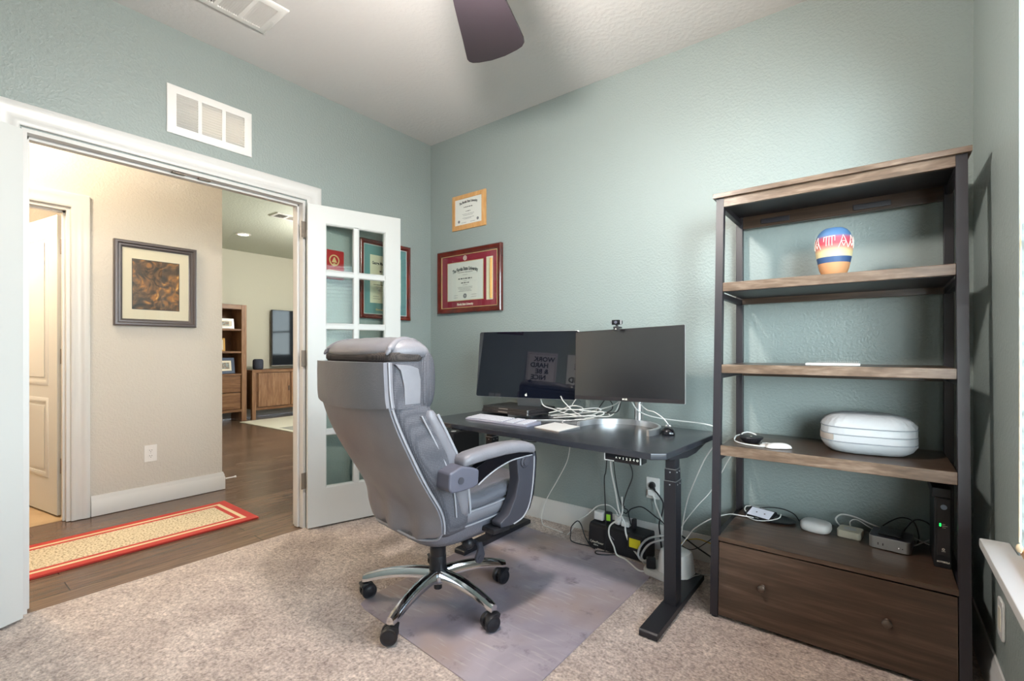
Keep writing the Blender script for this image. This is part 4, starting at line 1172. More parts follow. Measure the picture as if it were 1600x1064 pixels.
cable('display_cable', 'black cable arching out of the pile below the matte monitor', [(1.60, -0.24, 0.745), (1.615, -0.24, 0.785), (1.646, -0.245, 0.827), (1.673, -0.25, 0.846), (1.699, -0.245, 0.824), (1.696, -0.24, 0.789), (1.654, -0.24, 0.765)], 0.0024, K_)
cable('display_cable', 'black cable bending up to the centre of the matte monitor', [(1.772, -0.29, 0.87), (1.765, -0.275, 0.845), (1.751, -0.27, 0.796), (1.725, -0.27, 0.777), (1.669, -0.26, 0.770)], 0.0026, K_)
cable('power_cable', 'long white cable sweeping from the silver column over the back right desk corner', [(1.822, -0.30, 0.875), (1.829, -0.295, 0.854), (1.854, -0.278, 0.805), (1.897, -0.257, 0.779), (1.956, -0.235, 0.765), (2.061, -0.213, 0.757), (2.133, -0.192, 0.752), (2.190, -0.170, 0.742), (2.222, -0.155, 0.722), (2.224, -0.15, 0.690), (2.200, -0.165, 0.640), (2.155, -0.165, 0.563), (2.092, -0.16, 0.408), (2.065, -0.155, 0.32), (2.047, -0.15, 0.224), (2.04, -0.16, 0.14)], 0.003)
cable('mouse_cable', 'white cable drooping from the matte monitor to the black mouse', [(1.868, -0.295, 0.875), (1.874, -0.30, 0.847), (1.924, -0.325, 0.815), (1.973, -0.345, 0.808), (2.023, -0.365, 0.785), (2.05, -0.36, 0.752)], 0.0025)

cable('network_cable', 'white cable dropping behind the desk to the carpet by the baseboard, nearest the chair', [(1.347, -0.155, 0.690), (1.347, -0.10, 0.60), (1.347, -0.09, 0.553), (1.325, -0.09, 0.432), (1.255, -0.09, 0.302), (1.174, -0.09, 0.167), (1.145, -0.10, 0.07), (1.16, -0.115, 0.012), (1.22, -0.13, 0.008), (1.33, -0.15, 0.008)], 0.0032)
cable('power_cable', 'white cable arching from the carpet over to the left plugs of the black power backup', [(1.37, -0.165, 0.008), (1.407, -0.17, 0.050), (1.454, -0.17, 0.119), (1.513, -0.17, 0.165), (1.571, -0.165, 0.221), (1.638, -0.16, 0.238), (1.681, -0.155, 0.211), (1.689, -0.155, 0.180)], 0.0032)
cable('power_cable', 'black cable hanging straight down past the lime tag', [(1.69, -0.28, 0.694), (1.689, -0.28, 0.586), (1.681, -0.28, 0.465), (1.666, -0.27, 0.411), (1.663, -0.25, 0.237), (1.663, -0.245, 0.09), (1.66, -0.25, 0.010)], 0.003, K_)
cable('network_cable', 'thick white cable hanging from the desk across the front of the black power backup', [(1.69, -0.27, 0.694), (1.694, -0.26, 0.57), (1.702, -0.26, 0.464), (1.728, -0.26, 0.348), (1.746, -0.26, 0.256), (1.775, -0.255, 0.198), (1.782, -0.25, 0.139), (1.808, -0.25, 0.084), (1.85, -0.25, 0.040), (1.89, -0.26, 0.012)], 0.0048)
cable('network_cable', 'white cable looping left over the power backup, then along the mat to the surge protector', [(1.772, -0.28, 0.34), (1.778, -0.285, 0.264), (1.753, -0.285, 0.218), (1.705, -0.28, 0.174), (1.694, -0.27, 0.117), (1.712, -0.25, 0.055), (1.73, -0.25, 0.014), (1.79, -0.265, 0.009), (1.86, -0.32, 0.009), (1.897, -0.34, 0.009), (1.935, -0.325, 0.012)], 0.0042)
cable('power_cable', 'thin black cable hanging beside the thick white one', [(1.72, -0.28, 0.694), (1.722, -0.28, 0.577), (1.73, -0.28, 0.472), (1.752, -0.28, 0.351), (1.774, -0.28, 0.287)], 0.0025, K_)
cable('power_cable', 'black cable hanging from the control panel into a tied knot', [(2.02, -0.79, 0.664), (2.005, -0.70, 0.620), (1.951, -0.557, 0.533), (1.858, -0.413, 0.409), (1.78, -0.28, 0.293), (1.797, -0.262, 0.270), (1.786, -0.26, 0.250), (1.766, -0.26, 0.262), (1.775, -0.25, 0.285)], 0.0027, K_)
cable('power_cable', 'black cable arching from the yellow tagged adapter to the right', [(1.777, -0.175, 0.165), (1.775, -0.2, 0.24), (1.81, -0.2, 0.27), (1.856, -0.2, 0.28), (1.926, -0.2, 0.244), (1.966, -0.2, 0.22), (2.02, -0.21, 0.15)], 0.003, K_)
cable('power_cable', 'thick black cable from the wall outlet down behind the desk leg', [(1.839, -0.036, 0.345), (1.862, -0.05, 0.335), (1.886, -0.055, 0.315), (1.914, -0.066, 0.280), (1.912, -0.08, 0.22), (1.899, -0.084, 0.171), (1.90, -0.07, 0.097), (1.905, -0.06, 0.010)], 0.0042, K_)
cable('power_cable', 'white cable from the lower plug of the wall outlet', [(1.855, -0.034, 0.288), (1.868, -0.06, 0.268), (1.911, -0.115, 0.235), (1.969, -0.19, 0.205), (2.02, -0.2, 0.17)], 0.0042)
for zz, dx in ((0.0, 0.0), (-0.016, 0.018)):
    cable('bundled_cable', 'pale grey cable bent in a bundle beside the white surge protector', [(2.02 + dx / 2, -0.25, 0.19 + zz), (1.96 + dx, -0.257, 0.172 + zz), (1.905 + dx, -0.264, 0.145 + zz), (1.873 + dx, -0.276, 0.105 + zz), (1.866 + dx, -0.29, 0.065 + zz / 2), (1.890 + dx, -0.30, 0.045 + zz / 3), (1.931 + dx / 2, -0.31, 0.060 + zz / 3)], 0.0055, 'redcable', group='bundle of grey cables at the surge protector')
cable('power_cable', 'black cable lying in a wide loop on the mat left of the power backup', [(1.60, -0.225, 0.008), (1.546, -0.226, 0.008), (1.469, -0.235, 0.008), (1.427, -0.222, 0.012), (1.415, -0.2, 0.04), (1.42, -0.2, 0.080), (1.459, -0.2, 0.121), (1.490, -0.21, 0.108), (1.52, -0.225, 0.060), (1.56, -0.235, 0.02), (1.594, -0.24, 0.008)], 0.003, K_)
cable('power_cable', 'black cable lying in a small flat loop before the power backup', [(1.700, -0.228, 0.008), (1.645, -0.245, 0.008), (1.612, -0.262, 0.008), (1.632, -0.292, 0.008), (1.675, -0.275, 0.008), (1.715, -0.240, 0.008)], 0.003, K_)
cable('power_cable', 'black wire sagging in a small loop under the desk front, above the armrest', [(1.305, -0.62, 0.694), (1.318, -0.62, 0.676), (1.348, -0.62, 0.652), (1.377, -0.62, 0.649), (1.385, -0.62, 0.666), (1.377, -0.62, 0.694)], 0.0025, K_)
cable('power_cable', 'black wire sagging in a wide shallow loop under the desk front', [(1.309, -0.60, 0.694), (1.316, -0.60, 0.666), (1.354, -0.60, 0.640), (1.408, -0.60, 0.636), (1.456, -0.60, 0.645), (1.475, -0.60, 0.694)], 0.0025, K_)
cable('network_cable', 'white cable slanting from the bookcase down behind the desk leg', [(2.33, -0.02, 0.70), (2.249, -0.04, 0.573), (2.172, -0.08, 0.406), (2.112, -0.12, 0.321), (2.047, -0.15, 0.217), (2.03, -0.17, 0.15)], 0.0024)
cable('network_cable', 'white cable running from the lowest shelf to the surge protector', [(2.42, -0.195, 0.3405), (2.34, -0.205, 0.3415), (2.275, -0.205, 0.335), (2.193, -0.212, 0.293), (2.127, -0.225, 0.238), (2.1, -0.237, 0.198), (2.07, -0.25, 0.150)], 0.0026)
cable('power_cable', 'yellow cable arching low between desk leg and bookcase', [(2.0, -0.08, 0.06), (2.03, -0.08, 0.105), (2.084, -0.08, 0.132), (2.132, -0.08, 0.134), (2.20, -0.08, 0.11), (2.24, -0.09, 0.02)], 0.003, 'yellowcord')
cable('power_cable', 'black cable slanting down toward the bookcase post', [(2.0, -0.1, 0.150), (2.021, -0.1, 0.143), (2.106, -0.1, 0.098), (2.184, -0.1, 0.06), (2.23, -0.1, 0.008)], 0.0042, K_)
cable('power_cable', 'thin black wire sagging before the baseboard by the bookcase', [(2.0, -0.12, 0.13), (2.015, -0.12, 0.108), (2.064, -0.12, 0.087), (2.105, -0.12, 0.101), (2.143, -0.12, 0.133), (2.19, -0.11, 0.18), (2.26, -0.08, 0.27)], 0.002, K_)
cable('power_cable', 'thin white wire on the carpet by the desk foot', [(2.075, -0.29, 0.012), (2.09, -0.33, 0.033), (2.125, -0.34, 0.034), (2.15, -0.27, 0.034), (2.19, -0.17, 0.010), (2.30, -0.12, 0.006)], 0.002)

# ------------------------------------------------------------------ power backup, plugs, surge protector, outlets, tower
up = thing('power_backup', 'long black battery power backup lying on the carpet under the desk', 'power backup', (1.710, -0.160, 0), (0, 0, R(-4)))
b = MB(); b.prism([(-0.055, 0.0), (-0.060, 0.012), (-0.052, 0.118), (-0.040, 0.132), (0.055, 0.140), (0.062, 0.128), (0.062, 0.0)], -0.172, 0.172, 'yz', 0.004); b.build('backup_case', 'blackpl', up)
b = MB(); b.text('CyberPower', 0.017, Matrix.Translation((-0.118, -0.0595, 0.034)) @ Matrix.Rotation(R(-4), 4, 'X'), shear=0.2); b.build('lettering', 'white_ink', up)
b = MB(); b.text('450VA', 0.011, Matrix.Translation((-0.122, -0.0605, 0.018)) @ Matrix.Rotation(R(-4), 4, 'X')); b.build('lettering', 'white_ink', up)
b = MB(); b.box((-0.05, -0.0575, 0.085), (-0.02, -0.0555, 0.0865), X=Matrix.Rotation(R(35), 4, 'Y') @ Matrix.Translation((-0.03, 0, -0.03))); b.build('crease_mark', 'piping', up)


def plug(label, m, loc, size, rz=0, bev=0.006, sticker=None, slab=None):
    p = thing('power_plug', label, 'plug', loc, (0, 0, R(rz)))
    sx, sy, sz = size
    b = MB(); b.box((-sx / 2, -sy / 2, 0), (sx / 2, sy / 2, sz), bev, 3); b.build('plug_body', m, p)
    if sticker:
        b = MB(); b.box((-sx * 0.36, -sy / 2 - 0.0007, sz * 0.22), (sx * 0.36, -sy / 2 + 0.001, sz * 0.82)); b.build('sticker', sticker, p)
    return p


ut = 0.139
plug('white cube plug at the left end of the black power backup', 'whitepl', (1.575, -0.140, ut), (0.062, 0.05, 0.050), -4, 0.010)
plug('black plug with a lime green tag on the power backup', 'blackpl', (1.632, -0.150, ut), (0.040, 0.03, 0.058), 10, 0.008, 'lime')
plug('white plug in the middle of the black power backup', 'whitepl', (1.690, -0.150, ut), (0.032, 0.028, 0.052), -20, 0.008)
plug('low white plug beside the crossing cables on the power backup', 'whitepl', (1.738, -0.150, ut), (0.05, 0.036, 0.030), 0, 0.008)
plug('upright black plug between white plugs and yellow sticker', 'blackpl', (1.788, -0.158, ut), (0.022, 0.030, 0.055), 0, 0.006)
plug('black adapter block with a yellow sticker on the power backup', 'blackpl', (1.836, -0.240, 0.062), (0.088, 0.04, 0.078), -4, 0.006, 'yellow')

sg = thing('surge_protector', 'white surge protector standing behind the right desk leg', 'surge protector', (2.035, -0.285, 0), (0, 0, R(-12)))
b = MB(); b.loft([sring(-0.034, -0.01, z, hx, hy, 40, 4) for z, hx, hy in ((0.0, 0.080, 0.070), (0.004, 0.085, 0.076), (0.020, 0.087, 0.078), (0.0315, 0.084, 0.075))]); b.build('base_plate', 'greywhite', sg)
b = MB(); b.loft([sring(0.020, 0.008, z, hx, hy, 40, 4.5) for z, hx, hy in ((0.0315, 0.078, 0.068), (0.036, 0.076, 0.066), (0.110, 0.070, 0.060), (0.132, 0.064, 0.054), (0.140, 0.050, 0.042))]); b.build('socket_body', 'whitepl', sg)
b = MB(); b.box((0.02, -0.066, 0.085), (0.045, -0.058, 0.120), 0.003); b.build('rocker_switch', 'silver', sg)
b = MB(); b.lathe([(0, 0), (0.011, 0), (0.011, 0.002), (0, 0.002)], 20, X=Matrix.Translation((0.05, -0.0605, 0.06)) @ Matrix.Rotation(R(90), 4, 'X') @ Matrix.Scale(1.5, 4, (1, 0, 0))); b.build('oval_badge', 'greypl', sg)
plug('black angled plug on the left side of the white surge protector', 'blackpl', (1.948, -0.325, 0.033), (0.045, 0.040, 0.050), 20, 0.008)


def outlet(label, loc, rot, m='whitepl', hw=0.038, hh=0.059):
    o = thing('wall_outlet', label, 'outlet', loc, rot)
    b = MB(); b.prism(rrect(-hw, -hh, hw, hh, 0.004), -0.006, 0.0, 'xz', 0.002); b.build('cover_plate', m, o)
    for s in (1, -1):
        b = MB(); b.prism(rrect(-0.0165, s * 0.0195 - 0.014, 0.0165, s * 0.0195 + 0.014, 0.009), -0.0078, -0.005, 'xz', 0.0006); r = b.build('receptacle', m, o)
        b = MB()
        for x in (-0.0063, 0.0063): b.box((x - 0.0012, -0.0081, s * 0.0195 - 0.001), (x + 0.0012, -0.0077, s * 0.0195 + 0.007))
        b.cyl((0, -0.0081, s * 0.0195 - 0.008), (0, -0.0077, s * 0.0195 - 0.008), 0.0024, n=12); b.build('slots', 'dark', r)
    b = MB(); b.cyl((0, -0.0072, 0), (0, -0.0055, 0), 0.003, n=12); b.build('screw', 'silver', o)
    return o


outlet('white wall outlet under the desk with a black and a white plug in it', (1.834, 0, 0.333), (0, 0, 0))
outlet('white wall outlet on the beige hall wall above its baseboard', (XW, -1.498, 0.367), WALL_L)
pg = thing('power_plug', 'black plug in the upper socket of the outlet under the desk', 'plug', (1.834, -0.0085, 0.352))
b = MB(); b.cyl((0, 0, 0), (0, -0.022, 0), 0.019, 0.016, n=20, bev=0.003); b.cyl((0.003, -0.016, -0.002), (0.022, -0.03, -0.016), 0.010, 0.006, n=14); b.build('plug_body', 'blackpl', pg)
pg = thing('power_plug', 'white plug in the lower socket of the outlet under the desk', 'plug', (1.834, -0.0085, 0.314))
b = MB(); b.box((-0.022, -0.026, -0.020), (0.026, 0, 0.016), 0.007, 3); b.cyl((0.010, -0.018, -0.016), (0.022, -0.024, -0.034), 0.009, 0.006, n=14); b.build('plug_body', 'whitepl', pg)

tw = thing('computer_tower', 'black rounded computer tower in the room corner behind the office chair', 'computer', (0.475, -0.175, 0))
b = MB(); b.box((-0.095, -0.15, 0.004), (0.095, 0.13, 0.555), 0.02, 3); b.build('tower_case', 'blackpl', tw)
b = MB(); b.cyl((0.065, -0.11, 0.553), (0.065, -0.11, 0.559), 0.018, n=20, bev=0.002); b.build('power_button', 'silver', tw)
for x in (-0.07, 0.07):
    for y in (-0.12, 0.10):
        b = MB(); b.cyl((x, y, 0), (x, y, 0.006), 0.014, n=12); b.build('rubber_foot', 'blackpl', tw)
#END_DESK


# ================================================================== BOOKCASE
bc = thing('bookcase', 'tall dark walnut and black metal bookcase with open shelves, right of the desk', 'bookcase', (2.68, -0.28, 0))
BX0, BX1 = 2.280 - 2.68, 3.073 - 2.68
H = 1.768
fy = lambda z: (-0.527 + 0.104 * z / 1.783) + 0.28        # the front uprights lean back
ybk = -0.035 + 0.28
PW = 0.030


def leaning(b, x0, x1, z0, z1, dep, off=0.0, bev=0.0015):
    rings = [[(x0, fy(z) + off, z), (x1, fy(z) + off, z), (x1, fy(z) + off + dep, z), (x0, fy(z) + off + dep, z)] for z in (z0, z1)]
    b.loft(rings)


for x0, x1 in ((BX0, BX0 + PW), (BX1 - PW, BX1)):
    b = MB(); leaning(b, x0, x1, 0.008, H, 0.032); b.build('front_post', 'postmetal', bc, angle=30)
    b = MB(); b.box((x0, ybk - 0.03, 0.008), (x1, ybk, H), 0.002); b.build('back_post', 'postmetal', bc)
    b = MB(); b.cyl(((x0 + x1) / 2, fy(0) + 0.016, 0), ((x0 + x1) / 2, fy(0) + 0.016, 0.009), 0.012, n=14); b.build('front_glide', 'blackpl', bc)
    for z in (1.745, 1.352, 1.008, 0.660, 0.318):
        b = MB(); b.box((x0 + 0.004, fy(z) + 0.03, z - 0.018), (x1 - 0.004, ybk - 0.028, z + 0.006), 0.002); b.build('side_rail', 'postmetal', bc)
b = MB(); rings = []
b.box((BX0 - 0.012, fy(H) - 0.014, H), (BX1 + 0.010, ybk + 0.004, H + 0.020), 0.002); b.build('top_board', 'shelfedge', bc)
b = MB(); b.box((BX0 + 0.002, fy(H) + 0.018, H - 0.004), (BX1 - 0.002, ybk - 0.006, H)); b.build('black_underside', 'postmetal', bc)
b = MB(); leaning(b, BX0 + PW, BX1 - PW, H - 0.038, H - 0.0005, 0.018, 0.002); b.build('top_rail', 'shelfedge', bc, angle=30)
b = MB(); b.box((BX0 + PW, ybk - 0.024, H - 0.062), (BX1 - PW, ybk - 0.006, H - 0.002), 0.002); br_ = b.build('back_rail', 'shelf', bc)
for x0, x1 in ((-0.29, -0.17), (0.07, 0.20)):
    b = MB(); b.box((x0, ybk - 0.030, H - 0.050), (x1, ybk - 0.023, H - 0.026), 0.003); b.build('wall_cleat', 'postmetal', br_)
for zt, th in ((1.400, 0.036), (1.050, 0.034), (0.710, 0.040)):
    b = MB()
    b.box((BX0 + PW + .001, fy(zt) + 0.012, zt - th), (BX1 - PW - .001, ybk - 0.032, zt), 0.0015)
    s_ = b.build('shelf', 'shelf', bc)
    b = MB(); b.box((BX0 + PW, fy(zt) + 0.002, zt - th - 0.002), (BX1 - PW, fy(zt) + 0.014, zt + 0.0005), 0.003); b.build('front_edge', 'shelfedge', s_)
    b = MB(); b.box((BX0 + PW + .001, fy(zt) + 0.016, zt - th - 0.003), (BX1 - PW - .001, ybk - 0.034, zt - th)); b.build('black_underside', 'postmetal', s_)
    b = MB(); b.box((BX0 + PW, ybk - 0.040, zt - th - 0.030), (BX1 - PW, ybk - 0.024, zt - th), 0.002); b.build('under_rail', 'shelf', s_)
# drawer unit
z0, z1 = 0.022, 0.335
b = MB()
b.box((BX0 + PW, fy(0.33) - 0.004, z1 - 0.018), (BX1 - PW, ybk - 0.032, z1), 0.002); b.build('cabinet_top', 'shelf', bc)
b = MB(); b.box((BX0 + PW, fy(0.30) + 0.03, z0), (BX0 + PW + 0.016, ybk - 0.032, z1 - 0.018)); b.box((BX1 - PW - 0.016, fy(0.30) + 0.03, z0), (BX1 - PW, ybk - 0.032, z1 - 0.018))
b.box((BX0 + PW + 0.016, ybk - 0.045, z0), (BX1 - PW - 0.016, ybk - 0.032, z1 - 0.018)); b.box((BX0 + PW + 0.016, fy(0.30) + 0.03, z0), (BX1 - PW - 0.016, ybk - 0.045, z0 + 0.016)); b.build('cabinet_case', 'shelf', bc)
b = MB(); leaning(b, BX0 + PW + 0.003, BX1 - PW - 0.003, z0 - 0.006, z1 - 0.024, 0.020, 0.001); dw_ = b.build('drawer_front', 'shelf', bc, angle=30)
for x in (2.476 - 2.68, 2.861 - 2.68):
    zk = 0.176
    b = MB(); X = Matrix.Translation((x, fy(zk) + 0.001, zk)) @ Matrix.Rotation(R(90), 4, 'X')
    b.lathe([(0, 0), (0.009, 0), (0.009, 0.002), (0.0055, 0.005), (0.005, 0.012), (0.011, 0.016), (0.0145, 0.021), (0.0135, 0.026), (0.008, 0.030), (0, 0.031)], 24, X=X); b.build('knob', 'knob', dw_)

# ------------------------------------------------------------------ things on the shelves
vs = thing('vase', 'small banded blue, red and orange clay pot alone on the highest shelf', 'vase', (2.696, -0.30, 1.400), (0, 0, R(-12)))
b = MB(); b.lathe([(0, 0), (0.034, 0), (0.038, 0.003), (0.050, 0.035), (0.060, 0.085), (0.0645, 0.125), (0.062, 0.155), (0.054, 0.178), (0.044, 0.191), (0.036, 0.196), (0.033, 0.198), (0.031, 0.196), (0.036, 0.185), (0.050, 0.16), (0.055, 0.12), (0.04, 0.03), (0, 0.01)], 48); b.build('pot', 'pot', vs)
b = MB()


def on_pot(u, z, r=0.0):
    rad = smooth_tab([(0.085, 0.0605), (0.125, 0.065), (0.155, 0.0625), (0.178, 0.0545)], z) + 0.0004
    return (rad * math.sin(u), -rad * math.cos(u), z)


def scratch(pts):
    P = []
    for (u0, z0_), (u1, z1_) in zip(pts, pts[1:]):
        for k in range(5): P.append(on_pot(u0 + (u1 - u0) * k / 5, z0_ + (z1_ - z0_) * k / 5))
    P.append(on_pot(*pts[-1]))
    b.tube(P, 0.0011, 5, smooth=False)


for q in (0, 1, 2):
    o = q * 2.1
    for u in (-0.28, -0.13, 0.02, 0.17, 0.32): scratch([(o + u, 0.158 if abs(u - .02) > .2 else 0.160), (o + u, 0.140 if abs(u - .02) > .2 else 0.122)])
    scratch([(o - 0.30, 0.158), (o + 0.34, 0.160)])
    for c in (-0.75, 0.78):
        scratch([(o + c - 0.28, 0.112), (o + c, 0.162), (o + c + 0.28, 0.112)]); scratch([(o + c - 0.14, 0.137), (o + c + 0.14, 0.137), (o + c, 0.118), (o + c - 0.14, 0.137)])
b.build('incised_pattern', 'white_ink', vs)

nb = thing('notebook', 'white spiral notepad lying flat on the second shelf from the top', 'notebook', (2.690, -0.27, 1.050), (0, 0, R(4)))
b = MB(); b.box((-0.092, -0.07, 0.0), (0.088, 0.07, 0.009), 0.001); b.build('paper_block', 'whitepl', nb)
b = MB()
for k in range(24):
    x = -0.055 + k * 0.0062
    b.tube([(x + 0.0012 * math.sin(t), 0.060 + 0.008 * math.cos(t), 0.0075 + 0.0085 * math.sin(t)) for t in [i * 2 * PI / 10 for i in range(10)]], 0.0009, 5, sub=1, closed=True)
b.build('spiral_binding', 'silver', nb)

pc = thing('storage_pouch', 'white quilted fabric storage pouch with zipper bands on the third shelf', 'storage pouch', (2.802, -0.265, 0.710), (0, 0, R(6)))
rings = []
for z, hx, hy in ((0.001, 0.100, 0.070), (0.004, 0.118, 0.086), (0.018, 0.138, 0.104), (0.040, 0.150, 0.116), (0.055, 0.1515, 0.118), (0.095, 0.151, 0.117), (0.112, 0.148, 0.114), (0.130, 0.136, 0.103), (0.143, 0.118, 0.086), (0.150, 0.095, 0.066), (0.153, 0.055, 0.035)):
    ring = []
    for i, (x, y, zz) in enumerate(sring(0, 0, z, hx, hy, 72, 3.0)):
        k = 0.0042 * math.sin(i * 2.3 + z * 70) * (1 if (0.012 < z < 0.045 or 0.10 < z < 0.14) else 0.25) + 0.0018 * noise.noise(Vector((x * 40, y * 40, z * 40)))
        ring.append((x * (1 + k * 6), y * (1 + k * 6), zz + k * 0.6))
    rings.append(ring)
b = MB(); b.loft(rings); b.build('pouch_body', 'pouch', pc, angle=70)
for z in (0.048, 0.076, 0.104):
    b = MB(); b.tube(sring(0, 0, z, 0.1520, 0.1185, 60, 3.0), 0.0020, 6, smooth=False, closed=True); b.build('zipper_band', 'pouchseam', pc)
b = MB(); ring = [p for p in sring(0, 0, 0, 0.1545, 0.121, 72, 3.0)]
seg = [ring[k] for k in range(34, 47)]
b.loft([[(x, y, 0.052), (x, y, 0.074), (x * .985, y * .985, 0.074), (x * .985, y * .985, 0.052)] for x, y, _ in seg]); b.build('webbing_handle', 'pouchtag', pc)

ck = thing('charging_puck', 'round black ribbed wireless charging pad at the left end of the third shelf', 'charger', (2.402, -0.345, 0.710))
b = MB(); b.lathe([(0, 0), (0.026, 0), (0.032, 0.004), (0.046, 0.022), (0.048, 0.025), (0.046, 0.028), (0.043, 0.0285), (0, 0.0275)], 40); b.build('charger_body', 'blackpl', ck)
b = MB()
for k in range(28):
    a = 2 * PI * k / 28; c, s = math.cos(a), math.sin(a)
    b.tube([(0.030 * c, 0.030 * s, 0.004), (0.0455 * c, 0.0455 * s, 0.0225)], 0.0012, 5, smooth=False)
b.build('grip_ribs', 'greypl', ck)
b = MB(); b.lathe([(0, 0), (0.004, 0), (0.004, 0.0006), (0, 0.0006)], 14, X=Matrix.Translation((0.0, 0.004, 0.0276))); b.build('centre_mark', 'white_ink', ck)
cable('charging_cable', 'white cable curled around the black charging pad on the third shelf', [(2.432, -0.290, 0.714), (2.405, -0.270, 0.735), (2.372, -0.265, 0.742), (2.352, -0.285, 0.735), (2.365, -0.295, 0.728), (2.350, -0.320, 0.735), (2.338, -0.345, 0.728), (2.345, -0.375, 0.716), (2.385, -0.408, 0.7135), (2.44, -0.42, 0.7135), (2.478, -0.412, 0.7135)], 0.003)
wm = thing('computer_mouse', 'flat white computer mouse on the third shelf next to the charging pad', 'mouse', (2.516, -0.402, 0.710), (0, 0, R(-58)))
rings = []
for t in range(13):
    u = -1 + 2 * t / 12; y = 0.050 * u; w_ = 0.028 * (1 - abs(u) ** 3.2) ** 0.5 + 0.0006; h = 0.019 * (1 - abs(u) ** 2.6) ** 0.6 + 0.002
    ring = []
    for k in range(22):
        a = 2 * PI * k / 22; c, s = math.cos(a), math.sin(a)
        ring.append((w_ * c, y, 0.004 + (h - 0.003) * s if s > 0 else 0.004 + 0.004 * s))
    rings.append(ring)
b = MB(); b.loft(rings); b.build('mouse_shell', 'whitepl', wm, angle=70)
cable('charging_cable', 'white cable doubled between the charging pad and the flat white mouse', [(2.445, -0.345, 0.7135), (2.465, -0.335, 0.7135), (2.49, -0.345, 0.7135), (2.485, -0.37, 0.7135), (2.455, -0.375, 0.7135), (2.448, -0.39, 0.7135), (2.484, -0.398, 0.7135)], 0.003)

S4 = 0.335
tr = thing('cable_tray', 'oval black tray on the lowest shelf under the small tablet', 'tray', (2.440, -0.150, S4), (0, 0, R(-6)))
b = MB(); b.lathe([(0, 0.001), (0.078, 0.0), (0.088, 0.004), (0.090, 0.008), (0.086, 0.009), (0.078, 0.006), (0, 0.005)], 48, X=Matrix.Scale(1.22, 4, (1, 0, 0)) @ Matrix.Scale(0.72, 4, (0, 1, 0))); b.build('tray_dish', 'blackpl', tr)
tb = thing('tablet_display', 'small black tablet with a pale screen propped on the oval tray', 'tablet', (2.408, -0.165, S4 + 0.016), (R(22), 0, R(-16)))
b = MB(); b.prism(rrect(-0.060, -0.034, 0.060, 0.034, 0.005), 0.0, 0.008, 'xy', 0.001); b.build('tablet_case', 'blackpl', tb)
b = MB(); b.box((-0.050, -0.029, 0.0079), (0.050, 0.029, 0.0086)); b.build('tablet_screen', 'tabscreen', tb)
b = MB(); b.box((-0.020, -0.003, 0.0085), (-0.014, 0.003, 0.0089)); b.box((0.016, -0.003, 0.0085), (0.022, 0.003, 0.0089)); b.build('screen_icons', 'ink', tb)
cable('charging_cable', 'white cable curling around the small tablet on the lowest shelf', [(2.425, -0.085, 0.350), (2.375, -0.085, 0.358), (2.338, -0.110, 0.362), (2.335, -0.140, 0.352), (2.352, -0.165, 0.346), (2.355, -0.195, 0.3395), (2.40, -0.222, 0.3385), (2.45, -0.215, 0.347), (2.485, -0.19, 0.358), (2.49, -0.165, 0.368)], 0.0024)
cable('power_cable', 'black cable bowed behind the oval tray on the lowest shelf', [(2.36, -0.10, 0.348), (2.42, -0.072, 0.362), (2.48, -0.068, 0.366), (2.53, -0.085, 0.358), (2.556, -0.115, 0.339)], 0.0026, K_)

hb = thing('mesh_puck', 'smooth white rounded puck on the lowest shelf, right of the black tray', 'wifi puck', (2.625, -0.185, S4), (0, 0, R(-10)))
rings = [sring(0, 0, z, hx, hy, 48, 3.2) for z, hx, hy in ((0.0, 0.046, 0.040), (0.003, 0.052, 0.045), (0.014, 0.056, 0.049), (0.030, 0.055, 0.048), (0.037, 0.051, 0.044), (0.041, 0.042, 0.036), (0.042, 0.02, 0.018))]
b = MB(); b.loft(rings); tag(hb, hb['label'], hb['category']); b.build('puck_shell', 'whitepl', hb, angle=60)
b = MB(); b.loft([sring(0, 0, z, 0.047, 0.041, 40, 3.2) for z in (-0.0005 + 0.0005, 0.002)]); b.build('base_ring', 'greypl', hb)

cb = thing('streaming_box', 'small square cream plastic box on the lowest shelf, between puck and silver computer', 'streaming box', (2.745, -0.172, S4), (0, 0, R(-8)))
b = MB(); b.prism(rrect(-0.041, -0.041, 0.041, 0.041, 0.013), 0.0, 0.030, 'xy', 0.003); b.build('box_shell', 'cream', cb)
b = MB(); b.lathe([(0, 0), (0.022, 0), (0.022, 0.0005), (0, 0.0005)], 28, X=Matrix.Translation((0, 0, 0.030))); b.build('top_emblem', 'greywhite', cb)
cable('power_cable', 'white cable looping from behind the cream box toward the silver computer', [(2.722, -0.125, 0.348), (2.700, -0.095, 0.352), (2.690, -0.085, 0.372), (2.712, -0.075, 0.392), (2.76, -0.072, 0.388), (2.82, -0.085, 0.372), (2.90, -0.080, 0.352)], 0.0032)
cable('power_cable', 'thin white cable rising from the top of the cream box', [(2.745, -0.128, 0.352), (2.742, -0.10, 0.374), (2.765, -0.085, 0.382), (2.81, -0.095, 0.362), (2.85, -0.085, 0.345)], 0.0022)

